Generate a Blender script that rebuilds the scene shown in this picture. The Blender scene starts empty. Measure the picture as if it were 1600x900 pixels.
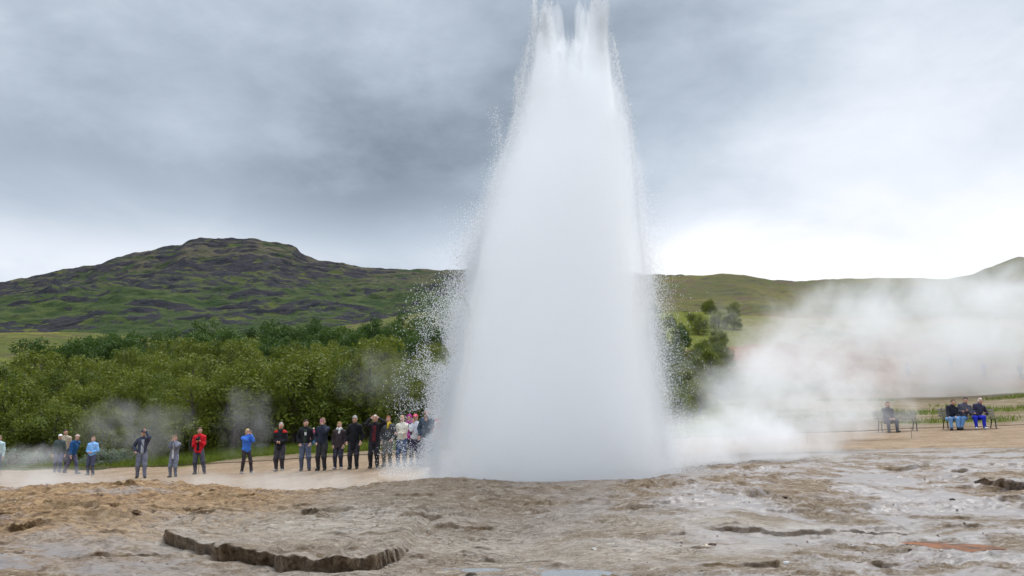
import bpy, math, random
import numpy as np
from mathutils import Vector, Matrix

random.seed(7)
RNG = np.random.default_rng(11)
R = math.radians
SC = bpy.context.scene
COL = SC.collection

# ------------------------------------------------------------------ camera
F = 1244.0                      # focal length in photo pixels (1600 wide)
HOR = 660.0                     # pixel row of the horizon
CAMZ = 1.65
PITCH = math.atan((HOR - 450.0) / F)
cam = bpy.data.cameras.new('camera')
cam.sensor_width = 36.0
cam.lens = 36.0 * F / 1600.0
cam.clip_end = 20000.0
cam_o = bpy.data.objects.new('camera', cam)
cam_o.location = (0, 0, CAMZ)
cam_o.rotation_euler = (math.pi / 2 + PITCH, 0, 0)
COL.objects.link(cam_o)
SC.camera = cam_o

def ray(px, py):
    a, b = (px - 800.0) / F, (450.0 - py) / F
    cp, sp = math.cos(PITCH), math.sin(PITCH)
    return np.array([a, cp - b * sp, sp + b * cp])

def at(px, py, Y):
    """the point on a pixel's line of sight at ground distance Y"""
    d = ray(px, py)
    k = Y / d[1]
    return np.array([d[0] * k, Y, CAMZ + d[2] * k])

# ------------------------------------------------------------------ world, sun, exposure
SUN_EL, SUN_AZ = R(58), R(28)      # azimuth from +Y towards +X
world = bpy.data.worlds.new('World')
SC.world = world
world.use_nodes = True

class NT:
    """small helper for building node trees"""
    def __init__(self, tree):
        self.t = tree
        self.t.nodes.clear()
    def n(self, typ, **kw):
        nd = self.t.nodes.new(typ)
        for k, v in kw.items():
            if k.startswith('i_'):
                nd.inputs[k[2:].replace('_', ' ')].default_value = v
            else:
                setattr(nd, k, v)
        return nd
    def l(self, a, b):
        self.t.links.new(a, b)
    def put(self, sock, v):
        if isinstance(v, bpy.types.NodeSocket):
            self.t.links.new(v, sock)
        else:
            sock.default_value = v
    def m(self, op, a, b=0.0, c=0.0, clamp=False):
        nd = self.n('ShaderNodeMath', operation=op, use_clamp=clamp)
        self.put(nd.inputs[0], a); self.put(nd.inputs[1], b); self.put(nd.inputs[2], c)
        return nd.outputs[0]
    def vm(self, op, a, b=(0, 0, 0), out=0):
        nd = self.n('ShaderNodeVectorMath', operation=op)
        self.put(nd.inputs[0], a)
        if op == 'SCALE':
            self.put(nd.inputs['Scale'], b)
        else:
            self.put(nd.inputs[1], b)
        return nd.outputs[out]
    def rng(self, v, a, b, c=0.0, d=1.0, smooth=True):
        nd = self.n('ShaderNodeMapRange', interpolation_type='SMOOTHSTEP' if smooth else 'LINEAR')
        self.put(nd.inputs[0], v)
        for i, x in enumerate((a, b, c, d)):
            self.put(nd.inputs[1 + i], x)
        return nd.outputs[0]
    def noise(self, vec, scale, detail=4.0, rough=0.55, dist=0.0):
        nd = self.n('ShaderNodeTexNoise')
        if vec is not None:
            self.put(nd.inputs['Vector'], vec)
        nd.inputs['Scale'].default_value = scale
        nd.inputs['Detail'].default_value = detail
        nd.inputs['Roughness'].default_value = rough
        nd.inputs['Distortion'].default_value = dist
        return nd.outputs['Fac']
    def mix(self, f, a, b):
        nd = self.n('ShaderNodeMix', data_type='RGBA')
        self.put(nd.inputs[0], f)
        for s, v in ((nd.inputs[6], a), (nd.inputs[7], b)):
            if isinstance(v, (tuple, list)) and len(v) == 3:
                v = (*v, 1.0)
            self.put(s, v)
        return nd.outputs[2]
    def mapping(self, vec, scale=(1, 1, 1), loc=(0, 0, 0)):
        nd = self.n('ShaderNodeMapping')
        self.put(nd.inputs[0], vec)
        nd.inputs['Scale'].default_value = scale
        nd.inputs['Location'].default_value = loc
        return nd.outputs[0]

def build_world():
    t = NT(world.node_tree)
    out = t.n('ShaderNodeOutputWorld')
    sky = t.n('ShaderNodeTexSky', sky_type='NISHITA', sun_disc=False)
    sky.sun_elevation = SUN_EL
    sky.sun_rotation = SUN_AZ
    bg_sky = t.n('ShaderNodeBackground'); bg_sky.inputs[1].default_value = 0.1
    t.l(sky.outputs[0], bg_sky.inputs[0])
    d = t.n('ShaderNodeTexCoord').outputs['Generated']
    sep = t.n('ShaderNodeSeparateXYZ'); t.l(d, sep.inputs[0])
    z = t.m('MAXIMUM', sep.outputs[2], 0.0)
    k = t.m('DIVIDE', 1.0, t.m('ADD', z, 0.42))
    uv = t.vm('SCALE', d, k)
    big = t.noise(t.mapping(uv, (1.0, 1.2, 1.3), (3.1, 1.7, 0.4)), 1.2, 3.0, 0.5, 0.1)
    mid = t.noise(t.mapping(uv, (1.0, 1.0, 1.9), (0.3, 5.2, 0.0)), 2.6, 7.0, 0.55, 0.25)
    fine = t.noise(t.mapping(d, (1.0, 1.0, 1.9)), 7.0, 8.0, 0.6, 0.2)
    # elevation profile of the cloud deck: bright gap at the horizon, grey base above, paler upwards
    zz = t.m('ADD', sep.outputs[2], t.m('MULTIPLY', t.m('SUBTRACT', mid, 0.5), 0.16))
    zz = t.m('ADD', zz, t.m('MULTIPLY', t.m('SUBTRACT', fine, 0.5), 0.06))
    gap = t.rng(zz, 0.17, 0.29, 1.0, 0.0)
    up = t.rng(zz, 0.36, 0.62, 0.0, 1.0)
    zen = t.rng(zz, 0.48, 0.90, 1.0, 3.6)      # an overcast dome is brighter overhead than near the horizon
    lum = t.m('ADD', 0.10, t.m('MULTIPLY', gap, 0.68))
    lum = t.m('ADD', lum, t.m('MULTIPLY', up, 0.26))
    def blob(px, py, w, amp):
        c = ray(px, py); c = c / np.linalg.norm(c)
        dist = t.vm('DISTANCE', d, tuple(c), out=1)
        g = t.rng(t.m('ADD', dist, t.m('MULTIPLY', t.m('SUBTRACT', mid, 0.5), 0.3)), 0.0, w, amp, 0.0)
        return g
    for b in ((1330, 290, 0.36, 0.46), (1050, 330, 0.22, 0.24), (1620, 120, 0.34, 0.30), (40, 30, 0.30, 0.26),
              (620, 330, 0.20, -0.18), (40, 290, 0.20, -0.16), (380, 280, 0.26, -0.10), (1080, 170, 0.24, -0.16), (1560, 420, 0.16, -0.18)):
        lum = t.m('ADD', lum, blob(*b))
    lum = t.m('ADD', lum, t.m('MULTIPLY', t.m('SUBTRACT', big, 0.5), 0.45))
    lum = t.m('ADD', lum, t.m('MULTIPLY', t.m('SUBTRACT', mid, 0.5), 0.66))
    lum = t.m('ADD', lum, t.m('MULTIPLY', t.m('SUBTRACT', fine, 0.5), 0.5))
    lum = t.m('ADD', t.m('MULTIPLY', lum, .80), .16)
    ramp = t.n('ShaderNodeValToRGB')
    cr = ramp.color_ramp
    cr.elements[0].position = 0.0; cr.elements[0].color = (0.21, 0.26, 0.32, 1)
    cr.elements[1].position = 1.0; cr.elements[1].color = (0.98, 0.99, 1.0, 1)
    e = cr.elements.new(0.40); e.color = (0.47, 0.54, 0.63, 1)
    e = cr.elements.new(0.7); e.color = (0.76, 0.81, 0.89, 1)
    t.l(lum, ramp.inputs[0])
    bg_c = t.n('ShaderNodeBackground'); t.l(t.m('MULTIPLY', zen, 0.67), bg_c.inputs[1])
    t.l(ramp.outputs[0], bg_c.inputs[0])
    mx = t.n('ShaderNodeMixShader'); mx.inputs[0].default_value = 0.97
    t.l(bg_sky.outputs[0], mx.inputs[1]); t.l(bg_c.outputs[0], mx.inputs[2])
    t.l(mx.outputs[0], out.inputs[0])
build_world()

sun = bpy.data.lights.new('sun', 'SUN')
sun.energy = 1.5
sun.angle = R(28)
sun.color = (1.0, 0.965, 0.92)
sun_o = bpy.data.objects.new('sun', sun)
sd = Vector((math.sin(SUN_AZ) * math.cos(SUN_EL), math.cos(SUN_AZ) * math.cos(SUN_EL), math.sin(SUN_EL)))
sun_o.rotation_euler = sd.to_track_quat('Z', 'Y').to_euler()
sun_o.location = sd * 60
COL.objects.link(sun_o)

vs = SC.view_settings
vs.view_transform = 'Standard'; vs.look = 'None'; vs.exposure = 0.70; vs.gamma = 1.0
vs.use_curve_mapping = False
cy = SC.cycles
cy.use_denoising = True
try:
    cy.denoiser = 'OPENIMAGEDENOISE'
except Exception:
    pass
cy.use_adaptive_sampling = True
cy.adaptive_threshold = 0.02
cy.max_bounces = 40
cy.diffuse_bounces = 12
cy.glossy_bounces = 3
cy.transmission_bounces = 4
cy.transparent_max_bounces = 12
cy.volume_bounces = 36
cy.volume_step_rate = 1.0
cy.volume_max_steps = 256
cy.caustics_reflective = False
cy.caustics_refractive = False

# ------------------------------------------------------------------ helpers
def mesh_np(name, V, faces_flat, sizes, mats=(), mat_idx=None, smooth=True):
    me = bpy.data.meshes.new(name)
    V = np.asarray(V, dtype=np.float32)
    ff = np.asarray(faces_flat, dtype=np.int32).ravel()
    sizes = np.asarray(sizes, dtype=np.int32)
    me.vertices.add(len(V)); me.vertices.foreach_set('co', V.ravel())
    me.loops.add(len(ff)); me.loops.foreach_set('vertex_index', ff)
    me.polygons.add(len(sizes))
    st = np.concatenate(([0], np.cumsum(sizes)[:-1])).astype(np.int32)
    me.polygons.foreach_set('loop_start', st)
    for m in mats:
        me.materials.append(m)
    if mat_idx is not None:
        me.polygons.foreach_set('material_index', np.asarray(mat_idx, dtype=np.int32))
    me.update(calc_edges=True)
    me.validate()
    me.polygons.foreach_set('use_smooth', np.full(len(me.polygons), bool(smooth)))
    return me

def quads(name, V, Q, mats=(), smooth=True, mat_idx=None):
    Q = np.asarray(Q, dtype=np.int32)
    return mesh_np(name, V, Q.ravel(), np.full(len(Q), Q.shape[1]), mats, mat_idx, smooth)

def link(name, data, parent=None, loc=None, **props):
    o = bpy.data.objects.new(name, data)
    COL.objects.link(o)
    if parent is not None:
        o.parent = parent
    if loc is not None:
        o.location = tuple(float(v) for v in loc)
    for k, v in props.items():
        o[k] = v
    return o

def attr(me, name, vals):
    a = me.attributes.new(name, 'FLOAT', 'POINT')
    a.data.foreach_set('value', np.asarray(vals, dtype=np.float32))

def grid_faces(ny, nx):
    i = np.arange(ny - 1)[:, None] * nx + np.arange(nx - 1)[None, :]
    i = i.ravel()
    return np.stack([i, i + 1, i + nx + 1, i + nx], 1)

_perm = RNG.permutation(4096)
_ga = RNG.uniform(0, 2 * np.pi, 4096)
def perlin(x, y, seed=0):
    x = np.asarray(x, float); y = np.asarray(y, float)
    xi = np.floor(x).astype(np.int64); yi = np.floor(y).astype(np.int64)
    xf = x - xi; yf = y - yi
    def g(ix, iy, fx, fy):
        h = _perm[(_perm[(ix + seed * 131) & 4095] + iy) & 4095]
        return np.cos(_ga[h]) * fx + np.sin(_ga[h]) * fy
    u = xf ** 3 * (xf * (xf * 6 - 15) + 10); v = yf ** 3 * (yf * (yf * 6 - 15) + 10)
    a = g(xi, yi, xf, yf); b = g(xi + 1, yi, xf - 1, yf)
    c = g(xi, yi + 1, xf, yf - 1); d = g(xi + 1, yi + 1, xf - 1, yf - 1)
    return (a + u * (b - a)) * (1 - v) + (c + u * (d - c)) * v
def fbm(x, y, oct=5, seed=0, gain=0.5, lac=2.0):
    s = 0.0; a = 1.0; f = 1.0
    for i in range(oct):
        s = s + a * perlin(x * f + 17.3 * i, y * f - 9.1 * i, seed + i)
        a *= gain; f *= lac
    return s
def ridged(x, y, oct=5, seed=0):
    s = 0.0; a = 1.0; f = 1.0
    for i in range(oct):
        s = s + a * (1 - 2.0 * np.abs(perlin(x * f + 7.7 * i, y * f + 3.3 * i, seed + i)))
        a *= 0.5; f *= 2.03
    return s / 1.9
def sstep(x, a, b):
    t = np.clip((x - a) / (b - a), 0, 1)
    return t * t * (3 - 2 * t)

# ------------------------------------------------------------------ terrain height
CP = []
def cp(px, py, Y): CP.append(tuple(at(px, py, Y)))
CP += [(0, 0, 0), (-5, 0, -.05), (5, 0, .03), (0, 4, .03), (-4, 4, -0.02), (4, 4, .06), (0, -4, 0)]
for px, py, Y in ((-100, 900, 8.3), (250, 900, 8.5), (800, 900, 8.3), (1300, 900, 8.3), (1700, 900, 8.2),
                  (-100, 830, 11.3), (350, 830, 11.5), (800, 830, 11.8), (1300, 820, 12.0), (1700, 812, 12.0),
                  (-100, 770, 16.5), (50, 764, 17), (230, 754, 17.0), (350, 760, 16.0), (480, 769, 15.2), (600, 757, 15), (690, 746, 14.9), (850, 752, 14.6), (960, 750, 14.8),
                  (1100, 743, 15.6), (1220, 728, 17.5), (1400, 716, 20.0), (1700, 705, 20.5),
                  (1350, 704, 24), (1650, 697, 24.5),
                  # people on the left
                  (100, 742, 35), (141, 744, 34.7), (219, 748, 30.4), (270, 748, 31.6), (308, 742, 30.9), (383, 741, 30.7), (436, 738, 30.2),
                  (475, 737, 28.7), (502, 737, 28.2), (528, 735, 28.3), (552, 735, 27.8), (584, 733, 27.3), (627, 731, 27.8), (665, 729, 27.2),
                  (489, 701, 40), (150, 727, 40), (0, 742, 36), (-200, 748, 36), (300, 714, 41), (650, 697, 41),
                  (1388, 677, 34.5), (1508, 673, 34.0), (1650, 668, 34), (1150, 690, 34),
                  # woodland floor and slopes behind
                  (-100, 690, 60), (300, 672, 60), (700, 660, 60), (-100, 610, 110), (300, 575, 115), (700, 560, 115),
                  (1050, 640, 60), (1300, 630, 60), (1620, 620, 60), (1050, 560, 110), (1300, 560, 120), (1620, 555, 120),
                  (1060, 500, 180), (1300, 510, 180), (1650, 500, 180)):
    cp(px, py, Y)
CP += [(-7, 21, -.55), (-3, 20.5, -.45), (-12, 22, -.5), (-18, 24, -.45), (0.9, 17.6, .1), (0.9, 21.5, 0.25), (-11, 27, -.45)]
CP = np.array(CP, float)
def _uv(X, Y):
    Yc = np.clip(Y, -4, 170)
    return np.stack([np.clip(X / (Yc + 8), -1.1, 1.1) * 2.2, np.log(Yc + 8) * 1.4], -1)
def _phi(r2): return 0.5 * r2 * np.log(r2 + 1e-9)
_P = _uv(CP[:, 0], CP[:, 1])
_n = len(_P)
_K = _phi(((_P[:, None] - _P[None]) ** 2).sum(-1)) + 0.0008 * np.eye(_n)
_Q = np.concatenate([np.ones((_n, 1)), _P], 1)
_A = np.block([[_K, _Q], [_Q.T, np.zeros((3, 3))]])
_sol = np.linalg.solve(_A, np.concatenate([CP[:, 2], np.zeros(3)]))
def base_h(X, Y):
    X = np.asarray(X, float); Y = np.asarray(Y, float)
    sh = np.broadcast(X, Y).shape
    p = _uv(np.broadcast_to(X, sh).ravel(), np.broadcast_to(Y, sh).ravel())
    out = np.empty(len(p))
    for i in range(0, len(p), 40000):
        q = p[i:i + 40000]
        out[i:i + 40000] = _phi(((q[:, None] - _P[None]) ** 2).sum(-1)) @ _sol[:_n] + _sol[_n] + q @ _sol[_n + 1:]
    return out.reshape(sh)

def ground_hit(px, py, y0=6.0, y1=60.0):
    Ys = np.linspace(y0, y1, 700)
    d = ray(px, py)
    X = d[0] / d[1] * Ys; Z = CAMZ + d[2] / d[1] * Ys
    h = base_h(X, Ys)
    below = np.nonzero(Z <= h)[0]
    i = below[0] if len(below) else len(Ys) - 1
    return np.array([X[i], Ys[i], h[i]])

# ledges of the sinter terrace: the foot line of each riser (photo pixels dropped on the ground), height, run-out behind
LEDGES = []
def ledge(pts, h, fade, ends=0.25, crisp=0.05):
    P = np.array([ground_hit(px, py)[:2] for px, py in pts])
    P = P[np.argsort(P[:, 0])]
    LEDGES.append((P, h * (.72 if h < .12 else 1.0), fade, ends, crisp))
ledge([(250, 842), (285, 855), (330, 866), (390, 880), (432, 882), (448, 892), (540, 892), (590, 885), (615, 874), (650, 852)], .18, 2.6, .22, .05)
ledge([(250, 842), (290, 812), (320, 802), (345, 797)], .05, 1.2, .10, .06)
ledge([(275, 798), (310, 797), (345, 792)], .10, .5)
ledge([(465, 806), (505, 806)], .12, .35, .15)
ledge([(665, 824), (720, 826), (785, 824)], .06, .7)
ledge([(610, 812), (660, 809), (710, 806)], .05, .8)
ledge([(1090, 829), (1210, 834), (1290, 833), (1335, 828), (1445, 832)], .075, .9)
ledge([(1455, 822), (1490, 824), (1545, 824)], .08, .5)
ledge([(1510, 759), (1600, 763), (1700, 765)], .13, 1.6)
ledge([(1368, 732), (1400, 734), (1460, 730)], .10, .9)
ledge([(1475, 739), (1530, 741)], .11, .7)
ledge([(1395, 746), (1460, 745)], .07, .6)
ledge([(1530, 725), (1600, 727), (1660, 727)], .10, .9)
ledge([(1060, 855), (1130, 856)], .06, .3)
ledge([(1225, 866), (1275, 868)], .05, .35)
ledge([(1035, 838), (1095, 838)], .05, .4)
ledge([(0, 828), (40, 825), (95, 816)], .13, .5)
ledge([(-60, 805), (80, 795)], .08, .8)
ledge([(60, 875), (160, 868), (300, 872)], .05, .6)
ledge([(160, 758), (200, 760), (235, 757)], .10, .4)
ledge([(310, 767), (352, 768)], .10, .4)
for i in range(90):
    px = random.uniform(-100, 1700); py = random.uniform(770, 898) if i < 64 else random.uniform(752, 800)
    if px < 250 and i % 2: continue
    w = random.uniform(18, 75)
    s = random.uniform(-.04, .04)
    ledge([(px - w, py - s * w), (px - w * .3, py + random.uniform(0, 3)), (px + w * .4, py + random.uniform(0, 3)), (px + w, py + s * w)],
          random.uniform(.015, .05), random.uniform(.15, .7), .12)

POOLS = []     # shallow pools: centre, half sizes, depth
for px, py, rx, ry, dep in ((752, 889, .34, .16, .035), (905, 893, .56, .34, .05), (1505, 853, .78, .36, .05)):
    g = ground_hit(px, py)
    POOLS.append((g[0], g[1], rx, ry, dep))

GEY = at(872, 752, 17.6)
GEY = np.array([GEY[0], 17.6, 0.2])

def near_detail(X, Y):
    """relief of the sinter around the vent; returns dz, riser mask"""
    dz = np.zeros_like(X); face = np.zeros_like(X); dy = np.zeros_like(X)
    m = sstep(Y, 4, 7) * (1 - sstep(Y, 21, 25)) * (1 - sstep(np.abs(X), 15, 22))
    n1 = fbm(X * .8, Y * .8, 4, 3)
    n2 = fbm(X * 3.1, Y * 4.2, 4, 9)
    n3 = fbm(X * 11, Y * 13, 3, 15)
    dz += .032 * n1 + .014 * n2 + .011 * n3
    # laminated sinter: shallow terraces
    q = (fbm(X * .55 + 3, Y * 1.0, 5, 21) * .5 + .5) * 7.0
    fr = q - np.floor(q)
    stp = np.floor(q) + sstep(fr, .78, .97)
    amp = .022 * (0.35 + sstep(fbm(X * .35, Y * .4, 3, 33), -.15, .35))
    dz += stp * amp - 3.5 * amp
    q2 = (fbm(X * 1.5 + 31, Y * 3.4, 5, 23, .6) * .5 + .5) * 9.0      # thin sheets of sinter
    f2 = q2 - np.floor(q2)
    a2 = .017 * sstep(fbm(X * .5 + 8, Y * .7, 3, 35), -.25, .3)
    dz += (np.floor(q2) + sstep(f2, .86, .98) - 4.5) * a2
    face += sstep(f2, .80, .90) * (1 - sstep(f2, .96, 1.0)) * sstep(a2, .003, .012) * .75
    # lumpy ochre crust on the left
    lump = sstep(-X, 2.2, 4.5) * sstep(Y, 9.5, 12.0)
    bl = np.abs(fbm(X * 1.5, Y * 2.0, 4, 41)); bl2 = np.abs(fbm(X * 4, Y * 5, 3, 47))
    dz += lump * (.11 * bl + .055 * bl2 - .04)
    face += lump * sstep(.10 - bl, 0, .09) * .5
    wob = .06 * fbm(X * 2.3, Y * 0 + 4.2, 4, 51) * 2 + .02 * perlin(X * 16, Y * 5, 57)
    wob2 = .16 * fbm(X * 3.4, Y * 0 + 9.2, 4, 53) + .05 * perlin(X * 9, Y * 3, 58)
    for P, h, fade, ends, crisp in LEDGES:
        x0, x1 = P[0, 0], P[-1, 0]
        ym = P[:, 1].mean()
        sel = (X > x0 - .1) & (X < x1 + .1) & (Y > P[:, 1].min() - .8) & (Y < P[:, 1].max() + fade * 3.2)
        if not sel.any(): continue
        xs, ys = X[sel], Y[sel]
        s = ys - np.interp(xs, P[:, 0], P[:, 1]) - (wob2 * .95 if h > .12 else wob)[sel]
        e = sstep(xs, x0, x0 + ends) * (1 - sstep(xs, x1 - ends, x1))
        e = e * np.clip(.85 + (.9 if h > .2 else .5) * fbm(xs * 2.6, ys * 0 + .6, 3, 63), .3, 1.25)
        s = s + .05 * perlin(xs * 13, ys * 15, 65) * min(1, h / .1)
        up = sstep(s, 0, crisp)
        back = np.exp(-np.maximum(s, 0) / fade * 1.2)
        dz[sel] += h * up * back * e - .25 * h * np.exp(-(s / .12) ** 2) * e * (s < .02)
        dy[sel] -= min(h * 1.2, .28) * up * np.exp(-(np.maximum(s, 0) / .45) ** 2) * e * (1 + .5 * perlin(xs * 7, ys * 2, 59))
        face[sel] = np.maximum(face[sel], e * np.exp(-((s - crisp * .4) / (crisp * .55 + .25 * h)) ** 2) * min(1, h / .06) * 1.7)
    # vesicle-like holes
    hol = fbm(X * 2.6 + 9, Y * 3.6, 3, 61)
    hm = sstep(hol, .52, .66)
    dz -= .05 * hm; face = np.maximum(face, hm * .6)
    # crater behind the crest
    r = np.hypot(X - GEY[0], (Y - GEY[1]))
    dz -= .35 * (1 - sstep(r, 1.4, 2.6))
    dz *= m
    for cx, cy_, rx, ry, dep in POOLS:
        rr = np.hypot((X - cx) / rx, (Y - cy_) / ry) + .35 * fbm(X * 2.2, Y * 3, 3, 71)
        k = 1 - sstep(rr, .6, 1.15)
        lev = float(base_h(cx, cy_)) - .01
        dz = dz * (1 - k) + k * (lev - base_h(X, Y) - dep * (1 - sstep(rr, .2, 1.0)))
        face *= (1 - k)
    return dz, np.clip(face, 0, 1) * m, dy * m

def height(X, Y):
    X = np.atleast_1d(np.asarray(X, float)); Y = np.atleast_1d(np.asarray(Y, float))
    h = base_h(X, Y)
    far = sstep(Y, 24, 30)
    h = h + far * .03 * fbm(X * .3, Y * .3, 3, 81) + sstep(Y, 45, 90) * .8 * fbm(X * .04, Y * .04, 4, 85)
    return h
def hz(x, y): return float(height(x, y)[0])

# ------------------------------------------------------------------ materials
def mat(name):
    m = bpy.data.materials.new(name); m.use_nodes = True
    return m, NT(m.node_tree)
def finish(t, bsdf, disp=None):
    o = t.n('ShaderNodeOutputMaterial'); t.l(bsdf, o.inputs[0])
def bump(t, h, strength=0.4, dist=0.02):
    b = t.n('ShaderNodeBump'); b.inputs['Strength'].default_value = strength
    b.inputs['Distance'].default_value = dist
    t.l(h, b.inputs['Height'])
    return b.outputs[0]

def mat_sinter():
    m, t = mat('sinter')
    pos = t.n('ShaderNodeNewGeometry').outputs['Position']
    def A(n): return t.n('ShaderNodeAttribute', attribute_name=n).outputs['Fac']
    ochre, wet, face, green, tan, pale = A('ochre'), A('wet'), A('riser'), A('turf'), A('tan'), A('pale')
    st = t.noise(t.mapping(pos, (3.2, 9.0, 8.0)), 1.5, 7, .7, .6)
    n1 = t.noise(t.mapping(pos, (1, 1.6, 1)), .7, 6, .6, .4)
    n2 = t.noise(t.mapping(pos, (1, 1.5, 1)), 5.5, 7, .7, .3)
    n3 = t.noise(pos, 34, 5, .75)
    c = t.mix(t.rng(n1, .35, .65), (.175, .130, .088), (.295, .24, .182))
    c = t.mix(t.m('MULTIPLY', t.rng(n2, .50, .70), .75), c, (.42, .365, .295))
    c = t.mix(t.m('MULTIPLY', t.rng(n2, .48, .33), .85), c, (.15, .105, .065))
    c = t.mix(t.m('MULTIPLY', t.rng(n3, .52, .66), .7), c, (.12, .085, .055))
    c = t.mix(t.m('MULTIPLY', t.rng(n3, .46, .36), .4), c, (.52, .47, .40))
    c = t.mix(t.m('MULTIPLY', t.rng(st, .52, .64), .7), c, (.12, .085, .055))
    c = t.mix(t.m('MULTIPLY', t.rng(st, .44, .34), .5), c, (.50, .455, .385))
    oc = t.mix(t.rng(n2, .35, .62), (.15, .068, .024), (.42, .25, .092))
    oc = t.mix(t.rng(n1, .52, .66), oc, (.34, .27, .21))
    oc = t.mix(t.m('MULTIPLY', t.rng(n3, .5, .7), .6), oc, (.13, .075, .035))
    c = t.mix(t.m('MULTIPLY', ochre, t.rng(n1, .33, .57, .3, 1.0)), c, oc)
    cn = t.noise(t.mapping(pos, (1.5, 3.4, 3.0)), 1.7, 8, .66, .8)
    ck = t.m('MULTIPLY', t.rng(t.m('ABSOLUTE', t.m('SUBTRACT', cn, .5)), .004, .016, 1.0, 0.0), t.rng(n1, .42, .56))
    c = t.mix(t.m('MULTIPLY', ck, .85), c, (.07, .045, .028))
    wc = t.mix(n2, (.105, .085, .075), (.185, .158, .145))
    wm = t.m('MULTIPLY', wet, t.rng(t.m('ADD', n1, t.m('MULTIPLY', n2, .35)), .56, .74), clamp=True)
    c = t.mix(wm, c, wc)
    c = t.mix(t.m('MULTIPLY', pale, t.rng(t.m('ADD', n2, t.m('MULTIPLY', st, .4)), .52, .78, .8, .2)), c, (.46, .42, .355))
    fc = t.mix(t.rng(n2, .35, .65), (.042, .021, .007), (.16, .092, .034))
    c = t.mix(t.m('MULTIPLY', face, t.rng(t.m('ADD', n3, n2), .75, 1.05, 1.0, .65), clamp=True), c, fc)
    tn = t.mix(t.rng(n1, .33, .67), (.15, .098, .055), (.23, .165, .10))
    tn = t.mix(t.m('MULTIPLY', t.rng(n2, .5, .7), .5), tn, (.11, .10, .035))
    c = t.mix(tan, c, tn)
    gc = t.mix(n1, (.08, .10, .02), (.17, .17, .045))
    gc = t.mix(t.rng(n2, .55, .7), gc, (.12, .085, .04))
    c = t.mix(green, c, gc)
    b = t.n('ShaderNodeBsdfPrincipled')
    t.l(c, b.inputs['Base Color'])
    t.l(t.m('MULTIPLY', t.m('ADD', .10, t.m('MULTIPLY', wm, .45)), t.m('SUBTRACT', 1.0, green)), b.inputs['Specular IOR Level'])
    ro = t.m('SUBTRACT', .86, t.m('MULTIPLY', wm, .50))
    t.l(ro, b.inputs['Roughness'])
    h = t.m('ADD', t.m('MULTIPLY', n2, 1.0), t.m('MULTIPLY', n3, .45))
    wv = t.noise(t.mapping(pos, (3, 9, 30)), 3.0, 5, .6, .6)
    h = t.m('ADD', h, t.m('MULTIPLY', t.m('ADD', wv, t.m('MULTIPLY', st, -1.2)), .6))
    h = t.m('SUBTRACT', h, t.m('MULTIPLY', ck, .9))
    nd = t.n('ShaderNodeBump'); nd.inputs['Distance'].default_value = .05
    t.l(h, nd.inputs['Height']); t.l(t.m('SUBTRACT', .8, t.m('MULTIPLY', wm, .55)), nd.inputs['Strength'])
    t.l(nd.outputs[0], b.inputs['Normal'])
    finish(t, b.outputs[0])
    return m

def mat_path():
    m, t = mat('gravel_path')
    pos = t.n('ShaderNodeNewGeometry').outputs['Position']
    n1 = t.noise(t.mapping(pos, (.8, 1.5, 1)), .8, 7, .66, .6)
    n2 = t.noise(pos, 6, 5, .65); n3 = t.noise(pos, 45, 3, .7)
    c = t.mix(t.rng(n1, .33, .67), (.205, .140, .088), (.29, .21, .138))
    c = t.mix(t.m('MULTIPLY', t.rng(n2, .50, .64), .75), c, (.15, .10, .06))
    c = t.mix(t.m('MULTIPLY', t.rng(n1, .6, .72), .7), c, (.33, .28, .22))
    c = t.mix(t.m('MULTIPLY', t.rng(n3, .5, .75), .4), c, (.42, .34, .25))
    b = t.n('ShaderNodeBsdfPrincipled'); t.l(c, b.inputs['Base Color']); b.inputs['Roughness'].default_value = .95; b.inputs['Specular IOR Level'].default_value = .06
    t.l(bump(t, t.m('ADD', n2, t.m('MULTIPLY', n3, .5)), .6, .03), b.inputs['Normal'])
    finish(t, b.outputs[0]); return m

def simple(name, col, rough=.7, var=.25, scale=14, spec=.3, metallic=0.0, bumpd=.004):
    m, t = mat(name)
    tc = t.n('ShaderNodeTexCoord').outputs['Object']
    n = t.noise(tc, scale, 4, .6)
    lo = tuple(max(0, v * (1 - var)) for v in col); hi = tuple(min(1, v * (1 + var)) for v in col)
    b = t.n('ShaderNodeBsdfPrincipled')
    t.l(t.mix(t.rng(n, .3, .7), lo, hi), b.inputs['Base Color'])
    b.inputs['Roughness'].default_value = rough
    b.inputs['Metallic'].default_value = metallic
    b.inputs['Specular IOR Level'].default_value = spec
    t.l(bump(t, n, .5, bumpd), b.inputs['Normal'])
    finish(t, b.outputs[0]); return m

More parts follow.
